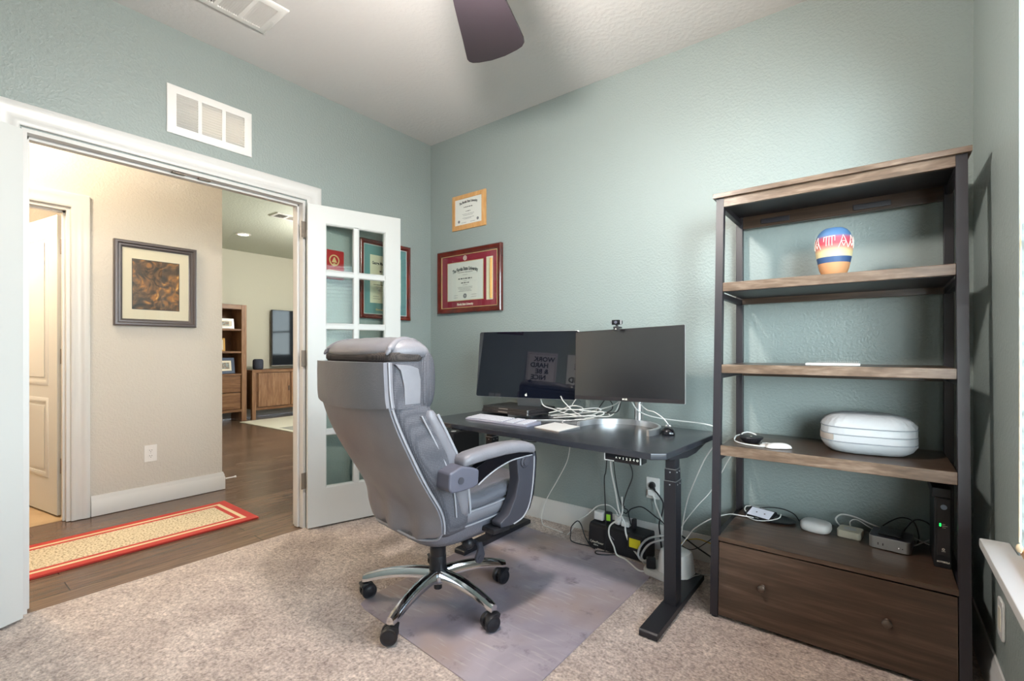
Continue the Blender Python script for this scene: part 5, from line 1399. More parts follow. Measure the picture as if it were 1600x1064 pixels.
mc = thing('mini_computer', 'small silver square computer with rounded corners on the lowest shelf', 'computer', (2.878, -0.205, S4), (0, 0, R(-7)))
b = MB(); b.prism(rrect(-0.064, -0.064, 0.064, 0.064, 0.017), 0.003, 0.048, 'xy', 0.0015, X=None); b.build('aluminium_shell', 'alum', mc)
b = MB(); b.prism(rrect(-0.055, -0.055, 0.055, 0.055, 0.02), 0.0, 0.004, 'xy'); b.build('base_foot', 'blackpl', mc)
b = MB()
for x in (-0.034, -0.019): b.prism(rrect(x - 0.0016, 0.017, x + 0.0016, 0.027, 0.0014), -0.0646, -0.063, 'xz')
b.cyl((0.040, -0.0645, 0.020), (0.040, -0.063, 0.020), 0.0018, n=10); b.build('front_ports', 'dark', mc)
b = MB(); b.cyl((0.029, -0.0646, 0.020), (0.029, -0.063, 0.020), 0.0012, n=10); b.build('power_light', 'ledw', mc)
b = MB(); b.prism(rrect(-0.0625, -0.0625, 0.0625, 0.0625, 0.016), 0.0481, 0.0487, 'xy'); b.build('top_face', 'midgrey', mc)
b = MB(); b.box((-0.045, -0.05, 0.0487), (0.03, 0.045, 0.060), 0.006); tag(b.build('small_box', 'blackpl', None, (2.885, -0.195, S4), (0, 0, R(-7))), 'flat dark slab lying on top of the silver computer', 'box')
cable('power_cable', 'black cable arching high behind the silver computer', [(2.83, -0.10, 0.345), (2.86, -0.085, 0.385), (2.91, -0.075, 0.420), (2.95, -0.085, 0.415), (2.965, -0.11, 0.37), (2.96, -0.13, 0.340)], 0.0025, K_)
cable('power_cable', 'black cable arching behind the silver computer into the router', [(2.91, -0.08, 0.345), (2.93, -0.085, 0.39), (2.955, -0.09, 0.425), (2.985, -0.10, 0.428), (3.012, -0.115, 0.41)], 0.003, K_)
cable('network_cable', 'grey cable passing low between the silver computer and the router', [(2.89, -0.13, 0.36), (2.93, -0.135, 0.372), (2.975, -0.15, 0.360), (3.005, -0.155, 0.352)], 0.0022, 'redcable')
cable('network_cable', 'grey cable slanting up to the router above the shelf', [(2.935, -0.16, 0.3375), (2.955, -0.155, 0.344), (2.985, -0.15, 0.366), (3.006, -0.15, 0.382)], 0.0026, 'redcable')

rt = thing('router', 'upright black router with green lights at the right end of the lowest shelf', 'router', (3.019, -0.235, S4))
b = MB(); b.box((-0.024, -0.095, 0.0), (0.022, 0.085, 0.250), 0.004); b.box((-0.030, -0.098, 0.250), (0.023, 0.09, 0.285), 0.005); b.build('router_case', 'blackpl', rt)
b = MB(); b.box((-0.016, -0.0972, 0.045), (0.019, -0.094, 0.246), 0.001); b.build('front_strip', 'bezel', rt)
b = MB(); b.lathe([(0, 0), (0.009, 0), (0.009, 0.0015), (0, 0.002)], 24, X=Matrix.Translation((0.002, -0.0970, 0.218)) @ Matrix.Rotation(R(90), 4, 'X')); b.build('round_button', 'blue', rt)
for z in (0.151, 0.157):
    b = MB(); b.cyl((-0.0075, -0.0980, z), (-0.0075, -0.0965, z), 0.0028, n=12); b.build('status_light', 'led', rt)
b = MB()
for z, l in ((0.157, 0.008), (0.151, 0.014), (0.145, 0.009)): b.box((-0.002, -0.0976, z - .0008), (-0.002 + l, -0.0968, z + .0008))
b.lathe([(0.002, 0), (0.004, 0), (0.004, 0.0005), (0.002, 0.0005), (0.002, 0)], 18, X=Matrix.Translation((0.001, -0.0972, 0.068)) @ Matrix.Rotation(R(90), 4, 'X'))
b.text('WPS', 0.0055, Matrix.Translation((0.001, -0.0974, 0.0605)))
b.text('MOTOROLA', 0.0085, Matrix.Translation((0.001, -0.0953, 0.022)), bold=0.0003, width=0.72); b.build('front_lettering', 'white_ink', rt)


# ================================================================== ON THE WALLS OF THE OFFICE
def lines(b, rows, y, m, jit=0.0):
    """rows of fine print: (x0, x1, z, height)"""
    rnd = random.Random(3)
    for x0, x1, z, h in rows:
        x = x0
        while x < x1:
            w_ = rnd.uniform(0.6, 2.6) * h * 1.4
            b.box((x, y - 0.0003, z - h / 2), (min(x + w_, x1), y, z + h / 2), m=m); x += w_ + h * 0.9


FR = [(0, 0), (0, 0.016), (0.004, 0.022), (0.016, 0.022), (0.024, 0.013), (0.030, 0.011), (0.030, 0)]
# small maple plaque-framed diploma
d1 = thing('framed_diploma', 'small diploma in a pale maple frame, high on the desk wall', 'framed diploma', (0.422, -0.001, 2.151))
b = MB(); b.framing(0.338, 0.262, [(0, 0), (0, 0.010), (0.030, 0.018), (0.034, 0.016), (0.034, 0)]); b.build('frame', 'maple', d1)
b = MB(); b.box((-0.138, -0.0120, -0.100), (0.138, -0.004, 0.100)); b.build('certificate', 'paper', d1)
b = MB(); b.text('The Florida State University', 0.026, Matrix.Translation((0, -0.0122, 0.072)), bend=1.3, bold=0.0007, width=0.62)
lines(b, [(-0.045, 0.045, 0.032, 0.006), (-0.025, 0.025, 0.000, 0.005)], -0.0121, 0); b.build('lettering', 'ink', d1)
b = MB(); lines(b, [(-0.06, 0.06, -0.020, 0.003), (-0.05, 0.05, -0.030, 0.003), (-0.06, 0.06, -0.048, 0.003), (-0.045, 0.03, -0.056, 0.003), (-0.07, -0.02, -0.082, 0.003), (0.02, 0.07, -0.082, 0.003)], -0.0121, 0)
for x in (-0.095, 0.095): b.cyl((x, -0.0124, -0.07), (x, -0.0118, -0.07), 0.011, n=18)
b.build('fine_print', 'inkgrey', d1)

# large garnet diploma
d2 = thing('framed_diploma', 'large garnet matted diploma with gold tassel in a cherry frame, below the maple one', 'framed diploma', (0.426, -0.001, 1.631))
W2, H2 = 0.642, 0.478
b = MB(); b.framing(W2, H2, [(0, 0), (0, 0.026), (0.006, 0.032), (0.022, 0.030), (0.034, 0.020), (0.040, 0.018), (0.040, 0)]); b.build('frame', 'cherry', d2)
b = MB(); b.framing(W2 - 0.078, H2 - 0.078, [(0, 0.010), (0, 0.0195), (0.004, 0.0195), (0.004, 0.010)]); b.build('gold_fillet', 'gold', d2)
b = MB(); b.box((-0.285, -0.013, -0.203), (0.285, -0.006, 0.203)); b.build('mat_board', 'garnet', d2)
b = MB(); b.framing(0.370, 0.294, [(0, 0.012), (0, 0.0145), (0.004, 0.0145), (0.004, 0.012)], X=Matrix.Translation((-0.036, 0, 0.000))); b.build('gold_bevel', 'gold', d2)
b = MB(); b.box((-0.217, -0.0136, -0.143), (0.145, -0.0128, 0.143)); cert = b.build('certificate', 'paper', d2)
b = MB(); b.text('The Florida State University', 0.038, Matrix.Translation((-0.036, -0.0138, 0.092)), bend=1.15, bold=0.0012, width=0.60)
lines(b, [(-0.11, 0.04, 0.066, 0.004), (-0.105, 0.035, 0.018, 0.008), (-0.075, 0.005, -0.014, 0.007)], -0.0137, 0); b.build('lettering', 'ink', cert)
b = MB(); lines(b, [(-0.06, -0.01, 0.046, 0.003), (-0.05, -0.02, 0.000, 0.003), (-0.06, -0.01, -0.030, 0.003), (-0.11, 0.04, -0.046, 0.0035), (-0.105, 0.035, -0.056, 0.0035), (-0.09, 0.02, -0.066, 0.0035), (-0.10, 0.03, -0.076, 0.0035), (-0.15, -0.11, -0.105, 0.003), (-0.15, -0.11, -0.122, 0.003), (0.03, 0.08, -0.105, 0.003), (0.03, 0.08, -0.122, 0.003)], -0.0137, 0)
b.lathe([(0.004, 0), (0.018, 0), (0.018, 0.0004), (0.004, 0.0004), (0.004, 0)], 24, X=Matrix.Translation((-0.036, -0.0137, -0.112)) @ Matrix.Rotation(R(90), 4, 'X')); b.build('fine_print', 'inkgrey', cert)
b = MB(); b.box((0.176, -0.0136, -0.155), (0.238, -0.0128, 0.155)); b.build('tassel_window', 'paperwarm', d2)
b = MB(); b.tube([(0.222, -0.0155, 0.14), (0.221, -0.0158, 0.0), (0.222, -0.0155, -0.148)], 0.010, 10); b.sphere((0.222, -0.016, 0.13), (0.011, 0.006, 0.013)); b.build('tassel', 'goldmed', d2)
b = MB(); b.lathe([(0.0135, 0), (0.018, 0), (0.018, 0.0005), (0.0135, 0.0005), (0.0135, 0)], 28, X=Matrix.Translation((-0.036, -0.0131, 0.172)) @ Matrix.Rotation(R(90), 4, 'X'))
b.box((-0.0375, -0.0136, 0.158), (-0.0345, -0.0130, 0.186)); b.box((-0.046, -0.0136, 0.164), (-0.043, -0.0130, 0.180)); b.box((-0.029, -0.0136, 0.164), (-0.026, -0.0130, 0.180)); b.box((-0.043, -0.0136, 0.1705), (-0.029, -0.0130, 0.1735))
b.build('seal_medallion', 'white_ink', d2)
b = MB(); b.text('Florida State University', 0.024, Matrix.Translation((-0.036, -0.0132, -0.174)), bold=0.0008, width=0.72, shear=0.15); b.build('gilt_lettering', 'white_ink', d2)
b = MB(); b.box((-0.283, -0.0172, -0.201), (0.283, -0.0166, 0.201)); b.build('picture_glass', 'picglass', d2)

# diploma on the door wall, half hidden behind the open leaf
d3_ = thing('framed_diploma', 'wide teal matted diploma in a dark cherry frame, behind the open glazed door', 'framed diploma', (0.001, -0.447, 1.612), WALL_L)
W3, H3 = 0.44, 0.555
b = MB(); b.framing(W3, H3, [(0, 0), (0, 0.024), (0.006, 0.028), (0.020, 0.026), (0.028, 0.016), (0.033, 0.015), (0.033, 0)]); b.build('frame', 'cherry', d3_)
b = MB(); b.framing(W3 - 0.064, H3 - 0.064, [(0, 0.010), (0, 0.0165), (0.004, 0.0165), (0.004, 0.010)]); b.build('silver_fillet', 'silver', d3_)
b = MB(); b.box((-0.19, -0.012, -0.248), (0.19, -0.006, 0.248)); b.build('mat_board', 'tealmat', d3_)
b = MB(); b.box((-0.135, -0.0126, -0.165), (0.135, -0.0118, 0.175)); cert = b.build('certificate', 'paperwarm', d3_)
b = MB(); b.text('George Mason University', 0.030, Matrix.Translation((-0.118, -0.0128, 0.118)), align='LEFT', bold=0.0010, width=0.66)
lines(b, [(-0.055, 0.055, 0.062, 0.010), (-0.05, 0.05, 0.028, 0.009), (-0.105, 0.105, -0.035, 0.005)], -0.0127, 0); b.build('lettering', 'ink', cert)
b = MB(); lines(b, [(-0.09, 0.09, -0.050, 0.0035), (-0.08, 0.08, -0.062, 0.0035), (-0.075, 0.075, -0.076, 0.0035), (-0.11, -0.06, -0.118, 0.004), (-0.11, -0.05, -0.135, 0.003)], -0.0127, 0)
b.lathe([(0.020, 0), (0.030, 0), (0.030, 0.0004), (0.020, 0.0004), (0.020, 0)], 28, X=Matrix.Translation((0.0, -0.0127, -0.125)) @ Matrix.Rotation(R(90), 4, 'X')); b.build('fine_print', 'inkgrey', cert)
b = MB(); b.text('George Mason University', 0.020, Matrix.Translation((0.0, -0.0122, -0.212)), bold=0.0006, width=0.85); b.build('gilt_lettering', 'gold', d3_)
b = MB(); b.box((-0.187, -0.0152, -0.245), (0.187, -0.0146, 0.245)); b.build('picture_glass', 'picglass', d3_)

pq = thing('wall_plaque', 'red square wall plaque with gold seal, seen through the upper left door pane', 'plaque', (0.001, -0.862, 1.672), WALL_L)
b = MB(); b.box((-0.072, -0.018, -0.095), (0.072, 0.0, 0.095), 0.004); b.build('plaque_board', 'redplaque', pq)
b = MB(); X = Matrix.Translation((0.0, -0.018, 0.028)) @ Matrix.Rotation(R(90), 4, 'X')
b.lathe([(0.029, 0), (0.037, 0), (0.037, 0.001), (0.029, 0.001), (0.029, 0)], 32, X=X); b.prism([(-0.019, 0.014), (0.019, 0.014), (0.003, 0.048), (-0.003, 0.048)], -0.0192, -0.018, 'xz'); b.prism([(-0.012, 0.0), (0.012, 0.0), (0.006, 0.009), (-0.006, 0.009)], -0.0192, -0.018, 'xz'); b.build('gold_seal', 'gold', pq)
b = MB(); b.box((-0.046, -0.0190, -0.066), (0.048, -0.0178, -0.036)); b.build('name_plate', 'gold', pq)


def louvre(name, label, cat, loc, rot, wd_, ht, banks, slats, border, horizontal=True, m='vent', tilt=35, through=False):
    """a stamped register facing local -y"""
    v = thing(name, label, cat, loc, rot)
    b = MB(); b.framing(wd_, ht, [(0, 0), (0, 0.006), (0.006, 0.010), (border, 0.010), (border, 0)])
    iw = wd_ - 2 * border; n = banks; gap = 0.018; bw = (iw - gap * (n - 1)) / n
    for k in range(1, n):
        x = -iw / 2 + k * (bw + gap) - gap; b.box((x, -0.010, -ht / 2 + border - .001), (x + gap, -0.001, ht / 2 - border + .001))
    for sx in (-1, 1): b.cyl((sx * (wd_ / 2 - border / 2), -0.0115, 0), (sx * (wd_ / 2 - border / 2), -0.009, 0), 0.004, n=12)
    b.build('register_frame', m, v)
    for k in range(n):
        x0 = -iw / 2 + k * (bw + gap); b = MB()
        for i in range(slats):
            if horizontal:
                z = -ht / 2 + border + (i + 0.5) * (ht - 2 * border) / slats
                X = Matrix.Translation((x0 + bw / 2, -0.004, z)) @ Matrix.Rotation(R(tilt), 4, 'X'); b.box((-bw / 2, -0.008, -0.0006), (bw / 2, 0.008, 0.0006), X=X)
            else:
                x = x0 + (i + 0.5) * bw / slats
                X = Matrix.Translation((x, -0.004, 0)) @ Matrix.Rotation(R(tilt if k != 0 else -tilt), 4, 'Z'); b.box((-0.0006, -0.008, -ht / 2 + border), (0.0006, 0.008, ht / 2 - border), X=X)
        b.build('louvre_bank', m, v)
    if not through:
        b = MB(); b.box((-iw / 2, -0.0006, -ht / 2 + border), (iw / 2, -0.0001, ht / 2 - border)); b.build('duct_shadow', 'dark', v)
    return v


louvre('wall_vent', 'white three panel return air grille above the doorway', 'air vent', (0.001, -1.577, 2.336), WALL_L, 0.408, 0.247, 3, 12, 0.040, tilt=-20, through=True)
# ceiling register: local -y must look down
cv = louvre('ceiling_vent', 'white ceiling air register at the upper edge of the picture', 'air vent', (0.462, -1.640, CE - 0.001), (R(90), 0, R(90)), 0.375, 0.262, 3, 9, 0.036, horizontal=False, tilt=40)

# ------------------------------------------------------------------ ceiling fan
fn = thing('ceiling_fan', 'dark bladed ceiling fan hanging below the white ceiling', 'ceiling fan', (1.86, -1.62, 2.40))
b = MB(); b.lathe([(0, 0.35), (0.065, 0.35), (0.065, 0.325), (0.03, 0.29), (0, 0.29)], 32); b.build('ceiling_canopy', 'fan', fn)
b = MB(); b.cyl((0, 0, 0.05), (0, 0, 0.30), 0.012, n=16); b.build('downrod', 'fan', fn)
b = MB(); b.lathe([(0, 0.075), (0.05, 0.075), (0.10, 0.055), (0.115, 0.02), (0.115, -0.02), (0.10, -0.045), (0.06, -0.055), (0, -0.055)], 40); b.build('motor_housing', 'fan', fn)
outl = []
A_ = math.atan2(0.66, -0.375)


def fan_blade(a):
    b = MB()
    lead = [(0.08, 0.030), (0.16, 0.055), (0.28, 0.088), (0.40, 0.103), (0.50, 0.112), (0.60, 0.120), (0.70, 0.130), (0.735, 0.133)]
    tip = [(0.752, 0.127), (0.760, 0.112), (0.755, 0.080), (0.735, 0.020), (0.700, -0.045), (0.655, -0.105), (0.630, -0.130), (0.605, -0.142)]
    trail = [(0.575, -0.142), (0.50, -0.128), (0.40, -0.108), (0.28, -0.085), (0.16, -0.055), (0.08, -0.030)]
    poly = lead + tip + trail
    X = Matrix.Rotation(a, 4, 'Z') @ Matrix.Rotation(R(7), 4, 'X')
    b.prism(poly, -0.005, 0.005, 'xy', 0.003, X=X); return b


for k in range(3): fan_blade(A_ + k * 2 * PI / 3).build('blade', 'fan', fn)
b = MB(); b.lathe([(0, -0.055), (0.085, -0.055), (0.088, -0.07), (0.075, -0.095), (0.04, -0.110), (0, -0.113)], 36); b.build('light_bowl', 'lampglow', fn)

# ------------------------------------------------------------------ window blind, wall plate, posters across the room
bl = thing('window_blind', 'warm brown wooden slat blind in the right hand window', 'blind', (RX + 0.024, -1.5975, 0.565))
b = MB(); b.box((-0.030, -0.815, 1.62), (0.030, 0.815, 1.672), 0.004); b.build('headrail', 'blindwood', bl)
for i in range(34):
    z = 0.070 + i * 0.0455
    b = MB(); b.prism([(-0.017, -0.001), (-0.008, 0.0005), (0, 0.001), (0.008, 0.0005), (0.017, -0.001), (0.017, -0.0025), (0, -0.0008), (-0.017, -0.0025)], -0.812, 0.812, 'xz', X=None)
    # prism 'xz' runs along y
    o = b.build('slat', 'blindwood', bl, (0, 0, z), (0, R(4), 0))
b = MB(); b.box((-0.026, -0.812, 0.004), (0.026, 0.812, 0.022), 0.004); b.build('bottom_rail', 'blindwood', bl)
for y in (-0.62, 0.0, 0.62, 0.775):
    b = MB(); b.tube([(-0.030, y, 1.62), (-0.030, y, 0.9), (-0.030, y, 0.02)], 0.0012, 6); b.build('ladder_cord', 'greywhite', bl)
b = MB(); b.tube([(-0.036, 0.735, 1.62), (-0.037, 0.735, 1.0), (-0.040, 0.73, 0.06)], 0.0016, 6); b.sphere((-0.040, 0.73, 0.045), (0.007, 0.007, 0.011)); b.build('lift_cord', 'tan', bl)
wp = thing('wall_plate', 'plain white rounded cover plate on the right wall below the window stool', 'wall plate', (RX - 0.001, -0.565, 0.300), WALL_R)
b = MB(); b.prism(rrect(-0.036, -0.058, 0.036, 0.058, 0.012), -0.007, 0, 'xz', 0.002); b.build('cover', 'whitepl', wp)
b = MB(); b.box((-0.016, -0.0085, -0.033), (0.016, -0.006, 0.033), 0.001); b.build('insert', 'cream', wp)

ps = thing('poster', 'pale framed print lettered WORK HARD, mirrored in the glossy monitor', 'poster', (0.985, SY + 0.001, 1.70), WALL_F)
b = MB(); b.framing(0.405, 0.57, [(0, 0), (0, 0.018), (0.010, 0.018), (0.010, 0)]); b.build('frame', 'silver', ps)
b = MB(); b.box((-0.196, -0.010, -0.279), (0.196, -0.002, 0.279)); b.build('print', 'poster', ps)
for i, (t_, dx) in enumerate((('WORK', -0.03), ('HARD', 0.03), ('& BE', -0.01), ('NICE', 0.03), ('TO', 0.02), ('PEOPLE', 0.0))):
    b = MB(); b.text(t_, 0.088, Matrix.Translation((dx, -0.0104, 0.190 - i * 0.082)), bold=0.003); b.build('word', 'ink', ps)
b = MB(); b.framing(0.36, 0.52, [(0, 0.0098), (0, 0.0104), (0.003, 0.0104), (0.003, 0.0098)]); b.build('border_line', 'ink', ps)
ps = thing('poster', 'white print beside the WORK HARD one, cut by the monitor edge in reflection', 'poster', (1.52, SY + 0.001, 1.70), WALL_F)
b = MB(); b.box((-0.20, -0.012, -0.28), (0.20, 0.0, 0.28)); b.build('print', 'whitepl', ps)
for t_, z in (('BE', 0.12), ('KIND', -0.06)):
    b = MB(); b.text(t_, 0.10, Matrix.Translation((0.05, -0.0124, z)), bold=0.003); b.build('word', 'ink', ps)
fp_ = thing('framed_picture', 'dark wooden picture frame mirrored along the top of the glossy monitor', 'framed picture', (0.52, SY + 0.001, 2.36), WALL_F)
b = MB(); b.framing(0.36, 0.30, [(0, 0), (0, 0.02), (0.022, 0.02), (0.022, 0)]); b.build('frame', 'cherry', fp_)
b = MB(); b.box((-0.16, -0.01, -0.13), (0.16, -0.002, 0.13)); b.build('print', 'photo', fp_)
for x, lab, tg in ((0.36, 'blank white wall plate, left of the two mirrored in the glossy monitor corner', 0), (0.445, 'white wall plate with a rocker switch mirrored in the glossy monitor corner', 1)):
    sw = thing('switch_plate', lab, 'light switch', (x, SY + 0.001, 1.33), WALL_F)
    b = MB(); b.prism(rrect(-0.036, -0.058, 0.036, 0.058, 0.004), -0.006, 0, 'xz', 0.002); b.build('cover', 'whitepl', sw)
    if tg:
        b = MB(); b.box((-0.016, -0.009, -0.033), (0.016, -0.005, 0.033), 0.002); b.build('rocker', 'cream', sw)

# ================================================================== HALL
rr = thing('runner_rug', 'long red bordered woven runner rug on the dark hall floor', 'rug', (-0.68, -2.60, -0.004))
b = MB()


def rug_ring(x0, y0, x1, y1, i0, i1, z, m):
    o = [(x0 + i0, y0 + i0), (x1 - i0, y0 + i0), (x1 - i0, y1 - i0), (x0 + i0, y1 - i0)]
    n_ = [(x0 + i1, y0 + i1), (x1 - i1, y0 + i1), (x1 - i1, y1 - i1), (x0 + i1, y1 - i1)]
    for k in range(4):
        j = (k + 1) % 4
        b.face([(*o[k], z), (*o[j], z), (*n_[j], z), (*n_[k], z)], m)


x0, x1, y0, y1 = -0.275, 0.275, -1.3, 1.452
z = 0.012
b.box((x0, y0, 0), (x1, y1, z - 0.0005), 0.004, m=0)
b.build('rug_backing', 'red', rr)
for nm, i0, i1, mm in (('red_border', 0.002, 0.055, 'red'), ('tan_stripe', 0.055, 0.080, 'rugtan'), ('inner_red_stripe', 0.080, 0.108, 'red')):
    b = MB(); rug_ring(x0, y0, x1, y1, i0, i1, z, 0); b.build(nm, mm, rr)
b = MB(); b.face([(x0 + .108, y0 + .108, z), (x1 - .108, y0 + .108, z), (x1 - .108, y1 - .108, z), (x0 + .108, y1 - .108, z)]); b.build('woven_centre', 'rugweave', rr)

hp = thing('framed_picture', 'square amber toned picture in a dark pewter frame on the hall wall', 'framed picture', (XW + 0.001, -1.463, 1.581), WALL_L)
b = MB(); b.framing(0.495, 0.594, [(0, 0), (0, 0.030), (0.006, 0.035), (0.018, 0.035), (0.026, 0.026), (0.036, 0.026), (0.042, 0.018), (0.048, 0.016), (0.048, 0)]); b.build('frame', 'darkframe', hp)
b = MB(); b.box((-0.202, -0.012, -0.252), (0.202, -0.004, 0.252)); b.build('mat_board', 'matboard', hp)
b = MB(); b.framing(0.286, 0.357, [(0, 0.0115), (0, 0.0132), (0.004, 0.0132), (0.004, 0.0115)], X=Matrix.Translation((-0.003, 0, -0.002))); b.build('print_edge', 'bezel', hp)
b = MB(); b.box((-0.142, -0.0126, -0.177), (0.136, -0.0118, 0.173)); b.build('print', 'painting', hp)
b = MB(); b.box((-0.20, -0.0166, -0.25), (0.20, -0.0160, 0.25)); b.build('picture_glass', 'picglass', hp)

ds = thing('door_stop', 'thin white spring door stop at the end of the hall baseboard', 'door stop', (XW + 0.02, -1.008, 0.082))
b = MB(); b.cyl((0, 0, 0), (0, 0.068, 0), 0.005, n=12); b.build('spring_rod', 'whitepl', ds)
b = MB(); b.cyl((0, 0.066, 0), (0, 0.078, 0), 0.008, n=14, bev=0.002); b.build('rubber_tip', 'whitepl', ds)

# ================================================================== LIVING ROOM
LF = -0.004
lb = thing('living_bookcase', 'tall acacia wood bookcase against the far living room wall', 'bookcase', (-5.28, 0.32, LF))
for y in (-0.43, 0.355):
    b = MB(); b.box((-0.20, y, 0.0), (0.20, y + 0.075, 1.83), 0.004); b.build('side_post', 'livwood', lb)
b = MB(); b.box((-0.20, -0.355, 1.755), (0.20, 0.355, 1.83), 0.004); b.build('top_panel', 'livwoodx', lb)
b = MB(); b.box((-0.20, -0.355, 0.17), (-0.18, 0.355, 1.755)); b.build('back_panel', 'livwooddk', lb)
for z in (1.42, 1.07, 0.72):
    b = MB(); b.box((-0.18, -0.355, z), (0.185, 0.355, z + 0.03), 0.003); b.build('shelf', 'livwoodx', lb)
for z0_, z1_ in ((0.46, 0.715), (0.195, 0.45)):
    b = MB(); b.box((-0.15, -0.352, z0_), (0.175, 0.352, z1_), 0.005); b.build('drawer_front', 'livwoodx', lb)
b = MB(); b.box((-0.18, -0.36, 0.15), (0.205, 0.36, 0.19), 0.004); b.build('base_rail', 'livwoodx', lb)
b = MB(); b.box((-0.10, 0.02, 0.0), (0.0, 0.10, 0.15)); b.build('centre_leg', 'livwood', lb)


def photo_frame(label, loc, wd_, ht, fw, m, rz):
    p = thing('photo_frame', label, 'photo frame', loc, (R(-8), 0, R(90) + rz))
    b = MB(); b.framing(wd_, ht, [(0, 0), (0, 0.015), (0.004, 0.018), (fw, 0.012), (fw, 0)], X=Matrix.Translation((0, 0, ht / 2))); b.build('frame', m, p)
    b = MB(); b.box((-wd_ / 2 + fw, -0.006, fw), (wd_ / 2 - fw, -0.001, ht - fw)); b.build('mat_board', 'matboard', p)
    b = MB(); b.box((-wd_ * 0.22, -0.0068, ht * 0.30), (wd_ * 0.22, -0.006, ht * 0.70)); b.build('photo', 'photo', p)
    return p


photo_frame('wide silver photo frame on the upper shelf of the acacia bookcase', (-5.16, 0.472, 1.446), 0.25, 0.16, 0.035, 'silver', R(4))
photo_frame('gold rimmed photo frame half hidden on the middle acacia shelf', (-5.16, 0.36, 1.096), 0.20, 0.20, 0.022, 'goldmed', R(-10))
photo_frame('slate blue photo frame on the lower open acacia shelf', (-5.16, 0.475, 0.746), 0.27, 0.25, 0.045, 'bluewood', R(6))

st = thing('tv_stand', 'low acacia media cabinet under the wall television', 'media cabinet', (-5.27, 1.72, LF))
b = MB(); b.box((-0.22, -0.90, 0.755), (0.22, 0.90, 0.80), 0.004); b.build('top_panel', 'livwoodx', st)
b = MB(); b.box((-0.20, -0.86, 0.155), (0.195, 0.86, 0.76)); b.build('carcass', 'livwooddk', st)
for y in (-0.90, 0.84):
    for x in (-0.22, 0.16):
        b = MB(); b.box((x, y, 0.0), (x + 0.06, y + 0.06, 0.76), 0.004); b.build('leg', 'livwood', st)
b = MB(); b.box((0.17, -0.84, 0.15), (0.215, 0.84, 0.185), 0.003); b.build('bottom_rail', 'livwoodx', st)
for y0_, y1_ in ((-0.80, -0.28), (-0.26, 0.26), (0.28, 0.80)):
    b = MB(); b.box((0.19, y0_, 0.20), (0.212, y1_, 0.745), 0.003); d_ = b.build('cabinet_door', 'livwood', st)
    b = MB(); b.box((0.212, y1_ - 0.03, 0.44), (0.222, y1_ - 0.018, 0.52), 0.002); b.build('handle', 'blackpl', d_)
tv = thing('television', 'large flat dark television mounted above the media cabinet', 'television', (-5.412, 2.02, 1.33))
b = MB(); b.box((-0.03, -0.725, -0.48), (0.018, 0.725, 0.48), 0.004); b.box((-0.08, -0.2, -0.2), (-0.03, 0.2, 0.2)); b.build('television_case', 'blackpl', tv)
b = MB(); b.box((0.0175, -0.717, -0.468), (0.019, 0.717, 0.472)); b.build('screen', 'tvscreen', tv)
b = MB(); b.box((-0.03, -0.725, -0.486), (0.020, 0.725, -0.479)); b.build('lower_trim', 'silver', tv)
sk = thing('smart_speaker', 'small slate blue cylindrical speaker on the left end of the media cabinet', 'speaker', (-5.22, 0.985, LF + 0.80))
b = MB(); b.lathe([(0, 0), (0.058, 0), (0.072, 0.008), (0.078, 0.03), (0.079, 0.09), (0.078, 0.14), (0.070, 0.162), (0.055, 0.170), (0, 0.170)], 32); b.build('knit_body', 'slate', sk)
b = MB(); b.lathe([(0, 0.1700), (0.045, 0.1700), (0.045, 0.1715), (0, 0.1715)], 28); b.build('touch_top', 'blackgl', sk)
ar = thing('area_rug', 'patchwork cream and grey area rug on the living room floor', 'rug', (-3.46, 2.05, LF), (0, 0, R(2)))
b = MB(); b.box((-1.55, -1.40, 0), (1.55, 1.40, 0.010), 0.003); b.build('rug_pile', 'rugA', ar)
rnd = random.Random(5)
b = MB()
cells = [(i, j) for i in range(6) for j in range(4)]
for i, j in cells:
    if rnd.random() < 0.62:
        xa = -1.5 + i * 0.5; ya = -1.35 + j * 0.68
        b.box((xa + 0.01, ya + 0.01, 0.0095), (xa + 0.49, ya + 0.67, 0.0108), m=rnd.choice((0, 1)))
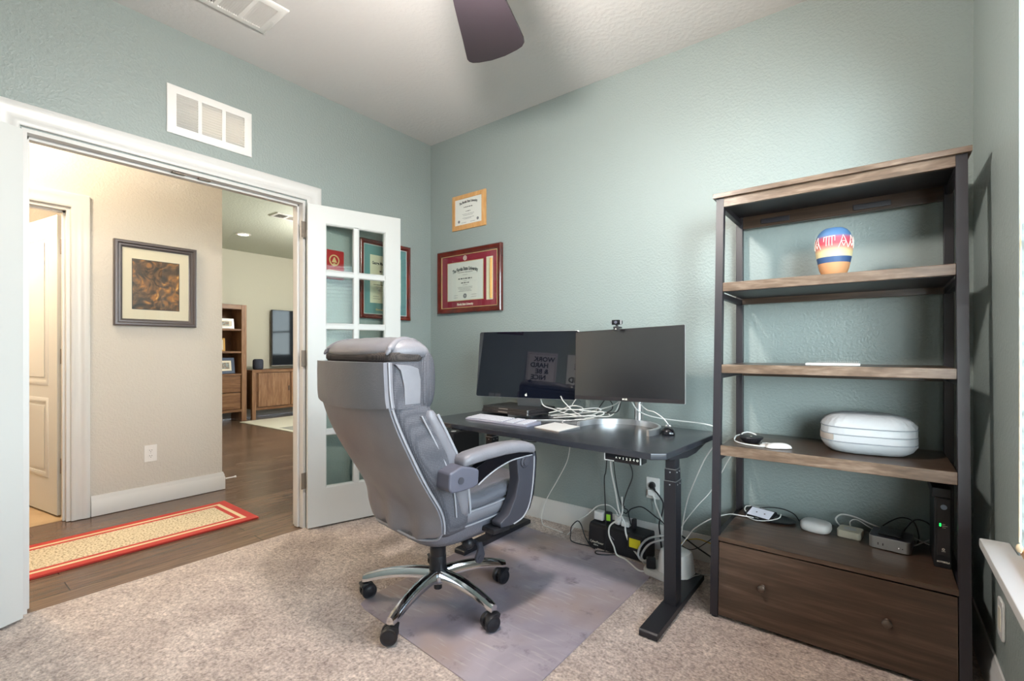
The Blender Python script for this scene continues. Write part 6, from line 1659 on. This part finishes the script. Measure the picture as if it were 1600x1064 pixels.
b.build('patch_pattern', ['rugB', 'rugC'], ar)
rl = thing('recessed_light', 'round lit recessed light in the living room ceiling', 'ceiling light', (-4.25, 0.353, CE - 0.0005))
b = MB(); b.lathe([(0.068, 0.0), (0.098, 0.0), (0.096, -0.006), (0.070, -0.010), (0.068, -0.004), (0.068, 0.0)], 32); b.build('trim_ring', 'white', rl)
b = MB(); b.lathe([(0, 0.0), (0.069, 0.0), (0.069, -0.005), (0, -0.006)], 32); b.build('diffuser', 'lampglow', rl)
louvre('ceiling_vent', 'white ceiling register in the living room, seen through the doorway', 'air vent', (-2.90, 0.29, CE - 0.001), (R(90), 0, R(90)), 0.32, 0.22, 2, 7, 0.03, horizontal=False, tilt=40)

# ================================================================== OUTDOORS, a strip of it through the blind
def tree(label, x, y, hh, rad, seed):
    rnd = random.Random(seed)
    t_ = thing('tree', label, 'tree', (x, y, -0.5), (0, 0, rnd.uniform(0, 6)), 'trees outside the window')
    b = MB(); b.tube([(0, 0, 0), (0.03, 0.02, hh * 0.3), (0, 0, hh * 0.6)], 0.12, 8, taper=(1, 0.5)); b.build('trunk', 'livwooddk', t_)
    b = MB()
    for k in range(1400):
        a = rnd.uniform(0, 2 * PI); zz = rnd.uniform(-1, 1); r_ = rad * rnd.random() ** 0.35
        s_ = math.sqrt(1 - zz * zz); p = Vector((r_ * s_ * math.cos(a), r_ * s_ * math.sin(a), hh * 0.62 + r_ * 1.2 * zz))
        u = Vector((rnd.uniform(-1, 1), rnd.uniform(-1, 1), rnd.uniform(-1, 1))).normalized() * 0.16; v = u.orthogonal().normalized() * 0.07
        b.bm.faces.new([b.bm.verts.new(p - u), b.bm.verts.new(p + v), b.bm.verts.new(p + u), b.bm.verts.new(p - v)])
    f = b.build('foliage', 'leaf', t_); f['kind'] = 'stuff'


for k, (x, y) in enumerate(((5.0, 11.5), (6.6, 15.0))): tree(('leafy green tree outside the window, nearer the house', 'leafy green tree outside the window, farther from the house')[k], x, y, 4.2 + 0.4 * (k % 3), 1.7, k)
#END
